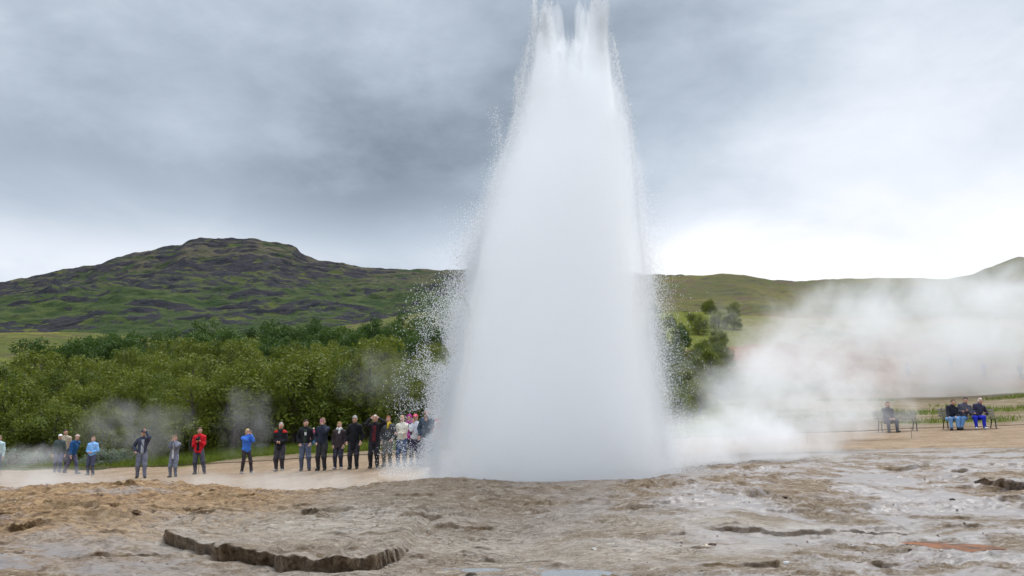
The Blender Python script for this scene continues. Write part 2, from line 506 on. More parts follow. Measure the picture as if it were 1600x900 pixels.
def mat_mountain():
    m, t = mat('mountain_rock_and_moss')
    g = t.n('ShaderNodeNewGeometry'); pos = g.outputs['Position']
    sep = t.n('ShaderNodeSeparateXYZ'); t.l(pos, sep.inputs[0])
    n1 = t.noise(t.mapping(pos, (.0034, .0034, .006)), 1.0, 6, .6, .5)
    n2 = t.noise(t.mapping(pos, (.013, .013, .022)), 1.0, 7, .65, .5)
    n3 = t.noise(t.mapping(pos, (.03, .03, .05)), 1.0, 6, .7)
    zf = t.rng(sep.outputs[2], 230, 520)
    grass = t.mix(t.rng(n2, .38, .62), (.022, .040, .012), (.062, .080, .021))
    grass = t.mix(t.m('MULTIPLY', t.rng(n1, .5, .65), .7), grass, (.14, .14, .024))
    rock = t.mix(t.rng(n3, .35, .65), (.010, .011, .020), (.034, .031, .038))
    brown = t.mix(t.rng(n2, .35, .65), (.058, .042, .040), (.115, .082, .064))
    f = t.m('ADD', t.m('MULTIPLY', n1, .55), t.m('MULTIPLY', n2, .45))
    f = t.m('ADD', f, t.m('MULTIPLY', t.m('SUBTRACT', n3, .5), .35))
    c = t.mix(t.m('MULTIPLY', t.m('MULTIPLY', zf, .75), t.rng(n2, .34, .58)), grass, brown)
    st = t.n('ShaderNodeAttribute', attribute_name='steep').outputs['Fac']
    rk = t.rng(t.m('ADD', f, t.m('MULTIPLY', st, .10)), .512, .562)
    c = t.mix(t.m('MULTIPLY', rk, .95), c, rock)
    b = t.n('ShaderNodeBsdfPrincipled'); t.l(c, b.inputs['Base Color']); b.inputs['Roughness'].default_value = .95
    b.inputs['Specular IOR Level'].default_value = .1
    t.l(bump(t, t.m('ADD', n2, t.m('MULTIPLY', n3, .5)), .9, 25.0), b.inputs['Normal'])
    finish(t, b.outputs[0]); return m

def mat_heath(name, cols, sc=1.0):
    m, t = mat(name)
    pos = t.n('ShaderNodeNewGeometry').outputs['Position']
    n1 = t.noise(t.mapping(pos, (.022 * sc, .022 * sc, .05 * sc)), 1.0, 6, .62, .6)
    n2 = t.noise(t.mapping(pos, (.12 * sc, .12 * sc, .2 * sc)), 1.0, 6, .68, .4)
    n3 = t.noise(pos, .9 * sc, 5, .7)
    c = t.mix(t.rng(n1, .40, .60), cols[0], cols[1])
    c = t.mix(t.rng(n2, .50, .62), c, cols[2])
    c = t.mix(t.m('MULTIPLY', t.rng(n2, .47, .36), .85), c, cols[3])
    c = t.mix(t.m('MULTIPLY', t.rng(n3, .5, .75), .5), c, cols[4])
    cl = t.n('ShaderNodeAttribute', attribute_name='clay').outputs['Fac']
    cc = t.mix(t.rng(n2, .35, .65), (.15, .062, .034), (.24, .14, .085))
    c = t.mix(t.m('MULTIPLY', cl, t.rng(n1, .30, .48), clamp=True), c, cc)
    b = t.n('ShaderNodeBsdfPrincipled'); t.l(c, b.inputs['Base Color']); b.inputs['Roughness'].default_value = .95
    b.inputs['Specular IOR Level'].default_value = .1
    t.l(bump(t, t.m('ADD', n2, t.m('MULTIPLY', n3, .4)), .8, 1.2), b.inputs['Normal'])
    finish(t, b.outputs[0]); return m

def mat_leaf(name, dark, light, yellow):
    m, t = mat(name)
    pos = t.n('ShaderNodeTexCoord').outputs['Object']
    oi = t.n('ShaderNodeObjectInfo').outputs['Random']
    n1 = t.noise(pos, 1.1, 3, .6); n2 = t.noise(pos, 7, 2, .6)
    c = t.mix(t.rng(n1, .35, .65), dark, light)
    c = t.mix(t.m('MULTIPLY', t.rng(n2, .48, .68), .6), c, yellow)
    c = t.mix(t.m('MULTIPLY', oi, .65), c, t.mix(n2, light, yellow))
    d = t.n('ShaderNodeBsdfPrincipled'); t.l(c, d.inputs['Base Color']); d.inputs['Roughness'].default_value = .6
    d.inputs['Specular IOR Level'].default_value = .25
    tr = t.n('ShaderNodeBsdfTranslucent'); t.l(c, tr.inputs[0])
    mx = t.n('ShaderNodeMixShader'); mx.inputs[0].default_value = .32
    t.l(d.outputs[0], mx.inputs[1]); t.l(tr.outputs[0], mx.inputs[2])
    finish(t, mx.outputs[0]); return m

M_SINTER = mat_sinter(); M_PATH = mat_path()
M_MOUNT = mat_mountain()
M_HEATH = mat_heath('heath', [(.075, .085, .018), (.15, .135, .022), (.07, .050, .03), (.04, .055, .014), (.13, .13, .026)])
M_HILL = mat_heath('hillside', [(.070, .072, .022), (.115, .100, .026), (.085, .058, .038), (.05, .042, .03), (.15, .14, .03)])
M_BARK = simple('bark', (.10, .082, .065), .9, .4, 20)
M_LEAF_A = mat_leaf('willow_leaf', (.042, .070, .008), (.115, .152, .014), (.25, .25, .026))
M_LEAF_B = mat_leaf('birch_leaf', (.024, .058, .010), (.050, .105, .014), (.10, .145, .018))
M_LEAF_C = mat_leaf('silver_leaf', (.13, .17, .12), (.22, .27, .20), (.24, .27, .15))
M_GRASS = mat_leaf('grass_blade', (.075, .12, .012), (.14, .19, .02), (.22, .23, .035))

# ------------------------------------------------------------------ ground sheet
def axis(parts):
    out = [parts[0][0]]
    for a, b, s0, s1 in parts:
        x = a; 
        while x < b - 1e-6:
            k = (x - a) / (b - a)
            x = x + s0 + (s1 - s0) * k
            out.append(min(x, b))
    return np.array(out)
def build_ground():
    xp = axis([(0, 7.5, .030, .035), (7.5, 13, .04, .09), (13, 40, .12, .9), (40, 180, 1.2, 8), (180, 2400, 15, 200)])
    x = np.concatenate([-xp[:0:-1], xp])
    y = axis([(-60, 3, 6, 1.0), (3, 7, .6, .05), (7, 13, .035, .045), (13, 17.5, .05, .07), (17.5, 26, .1, .25), (26, 60, .3, 1.2), (60, 200, 1.5, 4), (200, 2400, 15, 150)])
    X, Y = np.meshgrid(x, y)
    X = X.ravel(); Y = Y.ravel()
    H = height(X, Y)
    near = (Y > 3.5) & (Y < 26) & (np.abs(X) < 23)
    face = np.zeros(len(X))
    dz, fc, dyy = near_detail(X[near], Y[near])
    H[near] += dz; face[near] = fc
    # undercut: riser vertices pulled back under the lip
    Yg = Y.copy(); Yg[near] += dyy
    far = sstep(Y, 190, 260)
    H = H * (1 - far) + far * (-6.0)
    V = np.stack([X, Yg, H], 1)
    me = quads('ground', V, grid_faces(len(y), len(x)), [M_SINTER])
    ochre = sstep(-X - .25 * (Y - 9), .8, 3.2) * sstep(Y, 9.3, 11.5) * (1 - sstep(Y, 19, 24))
    ochre = np.maximum(ochre, .45 * sstep(-X, 2.5, 6) * (1 - sstep(Y, 20, 25)))
    ochre = np.maximum(ochre, .28 * (1 - sstep(np.abs(Y - 16), 1, 4)))
    wet = np.clip(sstep(X, -.5, 4) * (1 - sstep(Y, 13, 30)) + .75 * sstep(-X, 2, 5) * (1 - sstep(Y, 9.5, 11)) + .25, 0, 1)
    wet = np.maximum(wet, sstep(X, 4, 9) * (1 - sstep(np.abs(Y - 20.5 - .05 * X), .5, 3)))
    grn = sstep(Y + .9 * fbm(X * .3, Y * .3, 3, 91) * 3, 37.2, 38.6) * (1 - .0 * X)
    right = sstep(X / np.maximum(Y, 1), .24, .36) * (Y > 10)
    grn = grn * (1 - right) + right * sstep(Y + 3 * fbm(X * .15, Y * .2, 4, 93), 38, 41) * (.12 + .6 * sstep(fbm(X * .11, Y * .2, 4, 97), .0, .30))
    pg = ground_hit(450, 828)
    pale = np.exp(-((X - pg[0]) / 2.1) ** 2 - ((Y - pg[1]) / 1.3) ** 2)
    for px_, py_, rx_, ry_ in ((1000, 862, 1.6, .7), (1130, 818, 2.0, .5), (760, 858, 1.2, .6)):
        g_ = ground_hit(px_, py_); pale = np.maximum(pale, .75 * np.exp(-((X - g_[0]) / rx_) ** 2 - ((Y - g_[1]) / ry_) ** 2))
    ochre = ochre * (1 - .85 * np.clip(pale, 0, 1)); wet = wet * (1 - .7 * np.clip(pale, 0, 1))
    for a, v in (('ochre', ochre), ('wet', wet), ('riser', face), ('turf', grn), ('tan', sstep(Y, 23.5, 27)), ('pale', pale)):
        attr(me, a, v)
    o = link('ground', me, kind='structure')
    return o
build_ground()

def build_path():
    c = np.array([(-60, 46), (-32, 37.5), (-22, 33.6), (-15, 31), (-8, 28.7), (-2, 28.6), (4, 30), (10, 30.3), (16, 30), (24, 30), (40, 30), (70, 31)], float)
    s = np.linspace(0, len(c) - 1, 420)
    def cat(a):
        i = np.clip(np.floor(s).astype(int), 0, len(c) - 2); f = s - i
        p0, p1, p2, p3 = a[np.maximum(i - 1, 0)], a[i], a[i + 1], a[np.minimum(i + 2, len(c) - 1)]
        f = f[:, None]
        return .5 * (2 * p1 + (p2 - p0) * f + (2 * p0 - 5 * p1 + 4 * p2 - p3) * f ** 2 + (3 * p1 - p0 - 3 * p2 + p3) * f ** 3)
    P = cat(c)
    T = np.gradient(P, axis=0); T /= np.linalg.norm(T, axis=1)[:, None]
    N = np.stack([-T[:, 1], T[:, 0]], 1)
    front = 4.2 + 1.3 * sstep(P[:, 0], 2, 12) + 1.3 * fbm(P[:, 0] * .35, P[:, 0] * 0, 5, 5, .65)
    back = 6.0 + 1.0 * sstep(P[:, 0], 2, 12) + 1.1 * fbm(P[:, 0] * .45, P[:, 0] * 0 + 5, 4, 6)
    k = np.linspace(0, 1, 40)
    off = -front[:, None] + (front + back)[:, None] * k[None]
    X = P[:, 0, None] + N[:, 0, None] * off; Y = P[:, 1, None] + N[:, 1, None] * off
    Z = height(X.ravel(), Y.ravel()).reshape(X.shape) + .035 + .012 * fbm(X * 1.5, Y * 1.5, 3, 7)
    edge = np.minimum(k, 1 - k)[None] * (front + back)[:, None]
    Z -= .07 * (1 - sstep(edge, 0, .5))
    V = np.stack([X.ravel(), Y.ravel(), Z.ravel()], 1)
    me = quads('path', V, grid_faces(len(s), 40)[:, ::-1], [M_PATH])
    link('path', me, kind='structure')
build_path()

def build_pools():
    mw, t = mat('pool_water')
    b = t.n('ShaderNodeBsdfPrincipled')
    b.inputs['Base Color'].default_value = (.16, .17, .17, 1); b.inputs['Roughness'].default_value = .06
    b.inputs['IOR'].default_value = 1.33
    pos = t.n('ShaderNodeNewGeometry').outputs['Position']
    t.l(bump(t, t.noise(pos, 14, 3, .5), .12, .01), b.inputs['Normal'])
    finish(t, b.outputs[0])
    mo, t = mat('algae_pool_water')
    pos = t.n('ShaderNodeNewGeometry').outputs['Position']
    n = t.noise(pos, 5, 4, .6)
    b = t.n('ShaderNodeBsdfPrincipled')
    t.l(t.mix(t.rng(n, .35, .65), (.04, .022, .008), (.21, .062, .010)), b.inputs['Base Color'])
    b.inputs['Roughness'].default_value = .45; b.inputs['IOR'].default_value = 1.33; b.inputs['Specular IOR Level'].default_value = .2
    finish(t, b.outputs[0])
    for i, (cx, cy_, rx, ry, dep) in enumerate(POOLS):
        lev = float(base_h(cx, cy_)) - .01 - dep * .22
        nr, na = 6, 40
        V = [(cx, cy_, lev)]
        for j in range(1, nr + 1):
            for a in range(na):
                th = 2 * math.pi * a / na
                k = j / nr * (1.0 + .22 * math.sin(3 * th + i) + .14 * math.sin(5 * th + 2 * i) + .08 * math.sin(9 * th))
                V.append((cx + rx * k * math.cos(th), cy_ + ry * k * math.sin(th), lev))
        faces, sz = [], []
        for a in range(na):
            faces += [0, 1 + a, 1 + (a + 1) % na]; sz.append(3)
        for j in range(nr - 1):
            for a in range(na):
                b0 = 1 + j * na
                faces += [b0 + a, b0 + na + a, b0 + na + (a + 1) % na, b0 + (a + 1) % na]; sz.append(4)
        me = mesh_np('water', V, faces, sz, [mo if i == 2 else mw])
        link('water', me, kind='structure')
build_pools()

# ------------------------------------------------------------------ hills and mountain
def hill(name, skyline, Yr, Yb, Yback, m, dx, ny, rough, base_py=None, clay=None, prof=1.0, seed=0, band=0.0, gul=.10):
    px = np.array([s[0] for s in skyline], float); py = np.array([s[1] for s in skyline], float)
    P = np.array([at(a, b, Yr) for a, b in zip(px, py)])
    x = np.arange(P[0, 0], P[-1, 0], dx)
    ridge = np.interp(x, P[:, 0], P[:, 2])
    y = np.concatenate([np.linspace(Yb, Yr, ny), np.linspace(Yr, Yback, max(6, ny // 5))[1:]])
    X, Y = np.meshgrid(x, y)
    t = np.clip((Y - Yb) / (Yr - Yb), 0, 1)
    # perspective: keep a point's slope line towards the foot of the hill
    Rg = np.interp(X * (Yr / Y) ** .6, x, ridge)
    zb = CAMZ + (HOR - (base_py or 600)) / F * Yb
    Z = zb + (Rg - zb) * (prof * t + (1 - prof) * t * t)
    d = ridged(X / rough + .35 * fbm(X / rough * .7, Y / rough * .7, 3, seed + 2), Y / (rough * 2.0), 6, seed) - .3
    amp = rough * gul
    Z += amp * d * np.sin(np.pi * np.clip(t, 0, 1)) ** .8 * (Y <= Yr)
    Z += amp * .10 * fbm(X / rough * 9, Y / rough * 9, 4, seed + 5)
    if band:
        q = Z / band + 2.2 * fbm(X / rough * .8, Y / rough * .8, 5, seed + 9)
        fr = q - np.floor(q)
        Z += band * .14 * (sstep(fr, .55, .95) - fr) * (t > .02) * (t < .999)
    bk = np.clip((Y - Yr) / (Yback - Yr), 0, 1)
    Z -= bk ** 1.5 * (Rg - zb) * .5
    V = np.stack([X.ravel(), Y.ravel(), Z.ravel()], 1)
    me = quads(name, V, grid_faces(len(y), len(x)), [m])
    gy, gx = np.gradient(Z, y, x)
    attr(me, 'steep', np.clip(np.hypot(gx, gy).ravel() * 1.3 - .35, 0, 1))
    if clay is not None:
        attr(me, 'clay', clay(X.ravel(), Y.ravel(), Z.ravel()))
    o = link(name, me, kind='structure')
    return o

hill('mountain', [(-900, 560), (-400, 520), (-150, 474), (0, 442), (50, 433), (100, 420), (165, 411), (180, 403), (205, 397), (285, 381), (300, 374), (312, 371), (345, 373), (395, 373), (440, 381), (463, 386), (470, 395), (490, 404), (530, 410), (570, 418), (592, 420), (602, 422), (630, 421), (700, 421), (800, 422), (1000, 428), (1100, 434), (1250, 440), (1500, 470), (1900, 520)],
     2500, 1250, 3400, M_MOUNT, 7, 190, 420, base_py=535, prof=.62, seed=101, band=48, gul=.17)
hill('heath_hill', [(-700, 560), (-200, 528), (0, 521), (60, 519), (140, 520), (220, 528), (330, 528), (450, 520), (560, 506), (620, 494), (660, 489), (720, 494), (800, 505), (900, 525), (1000, 560)],
     330, 120, 460, M_HEATH, 1.2, 120, 40, base_py=590, prof=.8, seed=131)
def clay_fn(X, Y, Z):
    return sstep(X, 10, 26) * (1 - sstep(Y, 165, 200)) * sstep(fbm(X * .03, Y * .03, 4, 141), -.45, .05)
hill('hillside', [(820, 500), (900, 452), (1000, 433), (1020, 430), (1100, 430), (1130, 427), (1165, 430), (1210, 438), (1240, 440), (1300, 436), (1400, 434), (1480, 436), (1520, 428), (1560, 412), (1590, 402), (1640, 400), (1750, 415), (2000, 450)],
     300, 62, 420, M_HILL, 1.0, 150, 34, base_py=642, clay=clay_fn, prof=.55, seed=151)

# ------------------------------------------------------------------ trees
def tube(P, rad, n=7):
    P = np.asarray(P, float); V, Fc = [], []
    for i, p in enumerate(P):
        d = P[min(i + 1, len(P) - 1)] - P[max(i - 1, 0)]
        d = d / (np.linalg.norm(d) + 1e-9)
        u = np.cross(d, (0.31, .9, .13)); u /= np.linalg.norm(u); v = np.cross(d, u)
        for k in range(n):
            a = 2 * math.pi * k / n
            V.append(p + rad[i] * (math.cos(a) * u + math.sin(a) * v))
    for i in range(len(P) - 1):
        for k in range(n):
            Fc.append((i * n + k, i * n + (k + 1) % n, (i + 1) * n + (k + 1) % n, (i + 1) * n + k))
    return np.array(V), np.array(Fc)

def merge(parts):
    V, Fc, o = [], [], 0
    for v, f in parts:
        V.append(v); Fc.append(np.asarray(f) + o); o += len(v)
    return np.concatenate(V), np.concatenate(Fc)

def make_tree_meshes(idx, h, w, nleaf, leafs, mleaf, dense=1.0, low=.12):
    rg = np.random.default_rng(500 + idx)
    nst = rg.integers(3, 6)
    tubes, lobes = [], []
    for s in range(nst):
        a = rg.uniform(0, 2 * np.pi); lean = rg.uniform(.1, .42) * w
        top = np.array([math.cos(a) * lean, math.sin(a) * lean, h * rg.uniform(.62, .92)])
        pts = [np.array([math.cos(a) * .06, math.sin(a) * .06, -.25]) * 1.0]
        for k in (.25, .5, .75, 1.0):
            pts.append(top * np.array([k ** 1.3, k ** 1.3, k]) + rg.normal(0, .07, 3) * np.array([1, 1, .2]))
        tubes.append(tube(pts, [.075, .062, .045, .03, .012], 6))
        lobes.append((top, rg.uniform(.35, .55) * w * .62))
        for b in range(4):
            k = rg.uniform(.22, .9)
            p0 = np.array([np.interp(k, np.linspace(0, 1, 5), [p[j] for p in pts]) for j in range(3)])
            a2 = a + rg.normal(0, 1.1)
            L = rg.uniform(.35, .8) * w * (1.1 - .55 * k)
            p1 = p0 + np.array([math.cos(a2) * L, math.sin(a2) * L, L * rg.uniform(.1, .9)])
            tubes.append(tube([p0, (p0 + p1) / 2 + rg.normal(0, .04, 3), p1], [.03, .02, .008], 5))
            lobes.append((p1, rg.uniform(.28, .55) * w * .62))
    for b in range(11):       # low skirts
        a = rg.uniform(0, 2 * np.pi)
        lobes.append((np.array([math.cos(a) * w * .6, math.sin(a) * w * .6, h * rg.uniform(low, .5)]), w * rg.uniform(.28, .46)))
    tv, tf = merge(tubes)
    # leaves
    c = np.array([l[0] for l in lobes]); r = np.array([l[1] for l in lobes])
    pr = r ** 2; pr /= pr.sum()
    li = rg.choice(len(c), nleaf, p=pr)
    d = rg.normal(0, 1, (nleaf, 3)); d /= np.linalg.norm(d, axis=1)[:, None]
    rad = r[li] * rg.uniform(.25, 1.0, nleaf) ** .45
    # sprays: leaves gathered on short twigs
    tw = np.round(d * 3.2) / 3.2
    d = .55 * d + .45 * tw
    p = c[li] + d * rad[:, None] * np.array([1, 1, .85])
    p[:, 2] = np.maximum(p[:, 2], .08 + .3 * rg.random(nleaf))
    n = d + rg.normal(0, .75, (nleaf, 3)); n[:, 2] += .35
    n /= np.linalg.norm(n, axis=1)[:, None]
    u = np.cross(n, rg.normal(0, 1, (nleaf, 3))); u /= np.linalg.norm(u, axis=1)[:, None]
    v = np.cross(n, u)
    s = leafs * rg.uniform(.55, 1.35, nleaf)[:, None]
    V = np.stack([p - u * s, p - v * s * .42 + u * s * .1, p + u * s, p + v * s * .42 + u * s * .1], 1).reshape(-1, 3)
    Q = np.arange(nleaf * 4).reshape(-1, 4)
    return (quads('trunk', tv, tf, [M_BARK]), quads('crown', V, Q, [mleaf], smooth=False))

TREES_A = [make_tree_meshes(i, 3.9 + .3 * (i % 4), 1.95 + .14 * (i % 3), 9500, .078, M_LEAF_A) for i in range(7)]
TREES_B = [make_tree_meshes(20 + i, 5.0 + .4 * (i % 3), 2.6, 6500, .13, M_LEAF_B) for i in range(6)]
SHRUBS = [make_tree_meshes(40 + i, .9, .75, 1300, .05, M_LEAF_C, low=.1) for i in range(3)]

GH = bpy.data.objects['hillside']
bpy.context.view_layer.update()
def surface_z(x, y):
    best = hz(x, y)
    ok, loc, nrm, fi = GH.ray_cast(Vector((x, y, 400)), Vector((0, 0, -1)))
    return max(best, loc.z if ok else -9)
def tree(meshes, name, label, cat, group, x, y, s, parts=True):
    z = (surface_z(x, y) if x > 0 and y > 50 else hz(x, y)) - .05
    o = link(name, None, loc=(x, y, z), label=label, category=cat, group=group)
    o.rotation_euler = (0, 0, random.uniform(0, 6.28))
    o.scale = (s * random.uniform(.9, 1.12), s * random.uniform(.9, 1.12), s)
    o.empty_display_size = .3
    link('trunk', meshes[0], o); link('crown', meshes[1], o)
    return o
def px_of(x, y, z):
    dz = z - CAMZ
    cp_, sp_ = math.cos(PITCH), math.sin(PITCH)
    dep = y * cp_ + dz * sp_
    return 800 + F * x / dep, 450 - F * (dz * cp_ - y * sp_) / dep

rows = [(42.5, 2.7), (45.5, 2.8), (49, 3.0), (53, 3.2), (58, 3.5), (64, 3.8), (71, 4.2), (79, 4.6), (88, 5.0)]
for ri, (Y, sp) in enumerate(rows):
    x = -.72 * Y - random.uniform(0, sp)
    while x < .02 * Y:
        yy = Y + random.uniform(-1.2, 1.2)
        xx = x + random.uniform(-.6, .6)
        p = px_of(xx, yy, 2)[0]
        if -140 < p < 745:
            if ri == 0:
                lb, gp = 'olive green bushy willow at the front edge of the wood behind the spectators', 'willows at the front edge of the wood'
            else:
                lb, gp = 'olive green bushy willow deep inside the wood, only its crown showing', 'willows inside the wood'
            tree(random.choice(TREES_A), 'willow_tree', lb, 'tree', gp, xx, yy, random.uniform(.72, 1.32) * (1 + .004 * (Y - 42)))
        x += sp * random.uniform(.8, 1.2)
for ri, (Y, sp) in enumerate([(95, 3.4), (102, 3.5), (110, 3.6), (118, 3.8)]):
    x = -.62 * Y
    while x < .0 * Y:
        p = px_of(x, Y, 6)[0]
        if 60 + 40 * ri < p < 745:
            tree(random.choice(TREES_B), 'birch_tree', 'dark green birch in the tall back row of the wood below the heath hill', 'tree', 'dark birches along the back of the wood',
                 x + random.uniform(-1, 1), Y + random.uniform(-2, 2), random.uniform(1.0, 1.3))
        x += sp * random.uniform(.7, 1.1)
for px, Y, s, k in ((1030, 52, .7, 0), (1052, 56, .7, 0), (1080, 60, .75, 0), (1045, 66, .55, 1), (1072, 72, .75, 0), (1100, 78, .6, 0), (1012, 48, .85, 0), (1060, 49, .7, 0),
                    (1092, 55, .75, 0), (1118, 63, .8, 0), (1018, 60, .9, 0), (1000, 54, .8, 0), (1140, 74, .8, 0), (1035, 82, 1.05, 1), (1022, 92, .8, 0), (1050, 98, .8, 1), (1076, 94, .7, 0), (1096, 104, .7, 1), (1040, 112, .9, 0), (1066, 118, .9, 1), (1012, 106, .9, 1), (1110, 90, 1.0, 0), (1128, 100, 1.0, 0), (1085, 84, 1.0, 0)):
    a = at(px, 600, Y)
    tree(random.choice(TREES_B if k else TREES_A), 'birch_tree' if k else 'willow_tree',
         'dark green birch on the slope between the water column and the steam' if k else 'bright olive bush on the slope between the water column and the steam',
         'tree', 'dark birches beside the steam' if k else 'olive bushes beside the steam', a[0], Y, s * .8)
_br = random.Random(44)
for k in range(26):
    px, Y = _br.uniform(1005, 1150), _br.uniform(70, 190)
    tree(_br.choice(TREES_A), 'willow_shrub', 'low rounded willow shrub dotting the green slope beyond the water column', 'shrub', 'low shrubs on the green slope', at(px, 560, Y)[0], Y, _br.uniform(.5, 1.0))
for px, Y, s in ((150, 39.0, 1.0), (172, 39.4, .9), (192, 40.2, .8), (20, 39.3, 1.1), (-10, 39.0, 1.0), (52, 40, .9), (410, 41.2, .5)):
    a = at(px, 720, Y)
    tree(random.choice(SHRUBS), 'low_shrub', 'low silvery green shrub in the grass between path and wood', 'shrub', 'silvery shrubs beside the path', a[0], Y, s)

def build_grass():
    rg = np.random.default_rng(77)
    n = 70000
    X = rg.uniform(-36, 2, n); Y = 37.2 + rg.random(n) ** 1.5 * 8
    keep = (Y + 2.7 * fbm(X * .3, Y * .3, 3, 91) > 37.9)
    X, Y = X[keep], Y[keep]
    n2 = 34000
    X2 = rg.uniform(8, 42, n2); Y2 = rg.uniform(38.5, 62, n2)
    k2 = (Y2 + 3 * fbm(X2 * .15, Y2 * .2, 4, 93) > 40) & (fbm(X2 * .11, Y2 * .2, 4, 97) > .16)
    X = np.concatenate([X, X2[k2]]); Y = np.concatenate([Y, Y2[k2]])
    Z = height(X, Y) - .02
    n = len(X)
    a = rg.uniform(0, 2 * np.pi, n); h = rg.uniform(.10, .36, n) * (1 + .5 * perlin(X * .6, Y * .6, 3)); w = rg.uniform(.012, .03, n)
    b = rg.uniform(0, 2 * np.pi, n); le = h * rg.uniform(.2, .7, n)
    P0 = np.stack([X - np.cos(a) * w, Y - np.sin(a) * w, Z], 1); P1 = np.stack([X + np.cos(a) * w, Y + np.sin(a) * w, Z], 1)
    P2 = np.stack([X + np.cos(b) * le, Y + np.sin(b) * le, Z + h], 1)
    V = np.stack([P0, P1, P2], 1).reshape(-1, 3)
    me = quads('grass', V, np.arange(n * 3).reshape(-1, 3), [M_GRASS], smooth=False)
    link('grass', me, kind='stuff', label='yellow green grass along the far edge of the gravel path', category='grass')
build_grass()

# ------------------------------------------------------------------ people: one continuous surface grown from a posed skeleton
def sd_round(p, prim):
    if prim[0] == 'c':
        _, a, b, r1, r2 = prim
        a = np.asarray(a, np.float32); b = np.asarray(b, np.float32)
        ab = b - a; pa = p - a
        t = np.clip((pa @ ab) / (ab @ ab + 1e-9), 0, 1)
        return np.linalg.norm(pa - t[..., None] * ab, axis=-1) - (r1 + (r2 - r1) * t)
    _, c, r = prim
    q = (p - np.asarray(c, np.float32)) / np.asarray(r, np.float32)
    k = np.linalg.norm(q, axis=-1)
    return (k - 1) * min(r)
def sd_union(p, prims, k):
    d = None
    for pr in prims:
        e = sd_round(p, pr)
        if d is None: d = e; continue
        h = np.clip(.5 + .5 * (d - e) / k, 0, 1)
        d = d + (e - d) * h - k * h * (1 - h)
    return d
def bounds(prims, pad):
    lo, hi = [], []
    for pr in prims:
        if pr[0] == 'c':
            a, b, r = np.array(pr[1]), np.array(pr[2]), max(pr[3], pr[4])
            lo.append(np.minimum(a, b) - r); hi.append(np.maximum(a, b) + r)
        else:
            lo.append(np.array(pr[1]) - np.array(pr[2])); hi.append(np.array(pr[1]) + np.array(pr[2]))
    return np.min(lo, 0) - pad, np.max(hi, 0) + pad
def surface(fn, lo, hi, vox):
    """surface nets"""
    n = np.ceil((hi - lo) / vox).astype(int) + 1
    ax = [lo[i] + vox * np.arange(n[i]) for i in range(3)]
    G = np.stack(np.meshgrid(*ax, indexing='ij'), -1).astype(np.float32)
    f = fn(G)
    ins = f < 0
    c = np.zeros(tuple(n - 1), np.int8)
    for dx in (0, 1):
        for dy in (0, 1):
            for dz in (0, 1):
                c += ins[dx:n[0] - 1 + dx, dy:n[1] - 1 + dy, dz:n[2] - 1 + dz]
    act = (c > 0) & (c < 8)
    ii = np.argwhere(act)
    if len(ii) == 0: return np.zeros((0, 3)), np.zeros((0, 4), int)
    idx = -np.ones(c.shape, np.int64); idx[tuple(ii.T)] = np.arange(len(ii))
    acc = np.zeros((len(ii), 3)); cnt = np.zeros(len(ii))
    corners = [(x, y, z) for x in (0, 1) for y in (0, 1) for z in (0, 1)]
    for a in corners:
        for d in range(3):
            if a[d]: continue
            b = list(a); b[d] = 1
            fa = f[tuple((ii + a).T)]; fb = f[tuple((ii + b).T)]
            s = (fa < 0) != (fb < 0)
            t = np.where(s, fa / np.where(s, fa - fb, 1), 0)
            pt = np.array(a, float)[None].repeat(len(ii), 0); pt[:, d] = t
            acc += np.where(s[:, None], pt, 0); cnt += s
    V = lo + vox * (ii + acc / cnt[:, None])
    Q = []
    for d in range(3):
        e1, e2 = [(1, 2), (2, 0), (0, 1)][d]
        sl0 = [slice(None)] * 3; sl1 = [slice(None)] * 3
        sl0[d] = slice(0, -1); sl1[d] = slice(1, None)
        s = ins[tuple(sl0)] != ins[tuple(sl1)]
        k = np.argwhere(s)
        k = k[(k[:, e1] > 0) & (k[:, e2] > 0) & (k[:, e1] < n[e1] - 1) & (k[:, e2] < n[e2] - 1)]
        neg = ins[tuple(k.T)]
        def g(o1, o2):
            q = k.copy(); q[:, e1] -= o1; q[:, e2] -= o2
            return idx[tuple(q.T)]
        q = np.stack([g(1, 1), g(0, 1), g(0, 0), g(1, 0)], 1)
        q[~neg] = q[~neg][:, ::-1]
        Q.append(q[(q >= 0).all(1)])
    return V, np.concatenate(Q)

_cloth = {}
def cloth(col, rough=.85):
    k = (tuple(col), rough)
    if k not in _cloth:
        _cloth[k] = simple('cloth', col, rough, .3, 18, .2, bumpd=.012)
    return _cloth[k]
def mat_skin():
    m, t = mat('skin')
    tc = t.n('ShaderNodeTexCoord').outputs['Object']
    b = t.n('ShaderNodeBsdfPrincipled')
    t.l(t.mix(t.noise(tc, 30, 3), (.46, .25, .17), (.58, .35, .25)), b.inputs['Base Color'])
    b.inputs['Roughness'].default_value = .5
    b.inputs['Subsurface Weight'].default_value = .1; b.inputs['Subsurface Radius'].default_value = (.01, .004, .002)
    finish(t, b.outputs[0]); return m
M_SKIN = mat_skin()
M_EYE = simple('eye', (.03, .025, .02), .25, .1)
M_LIP = simple('lip', (.36, .12, .10), .5, .15)

def ik(a, c, l1, l2, pole):
    a, c, pole = map(lambda v: np.asarray(v, float), (a, c, pole))
    d = c - a; L = np.linalg.norm(d)
    if L > (l1 + l2) * .995:
        c = a + d / L * (l1 + l2) * .995; d = c - a; L = np.linalg.norm(d)
    u = d / L
    x = (l1 * l1 - l2 * l2 + L * L) / (2 * L)
    hgt = math.sqrt(max(l1 * l1 - x * x, 0))
    w = pole - u * (pole @ u); w /= np.linalg.norm(w) + 1e-9
    return a + u * x + w * hgt, c

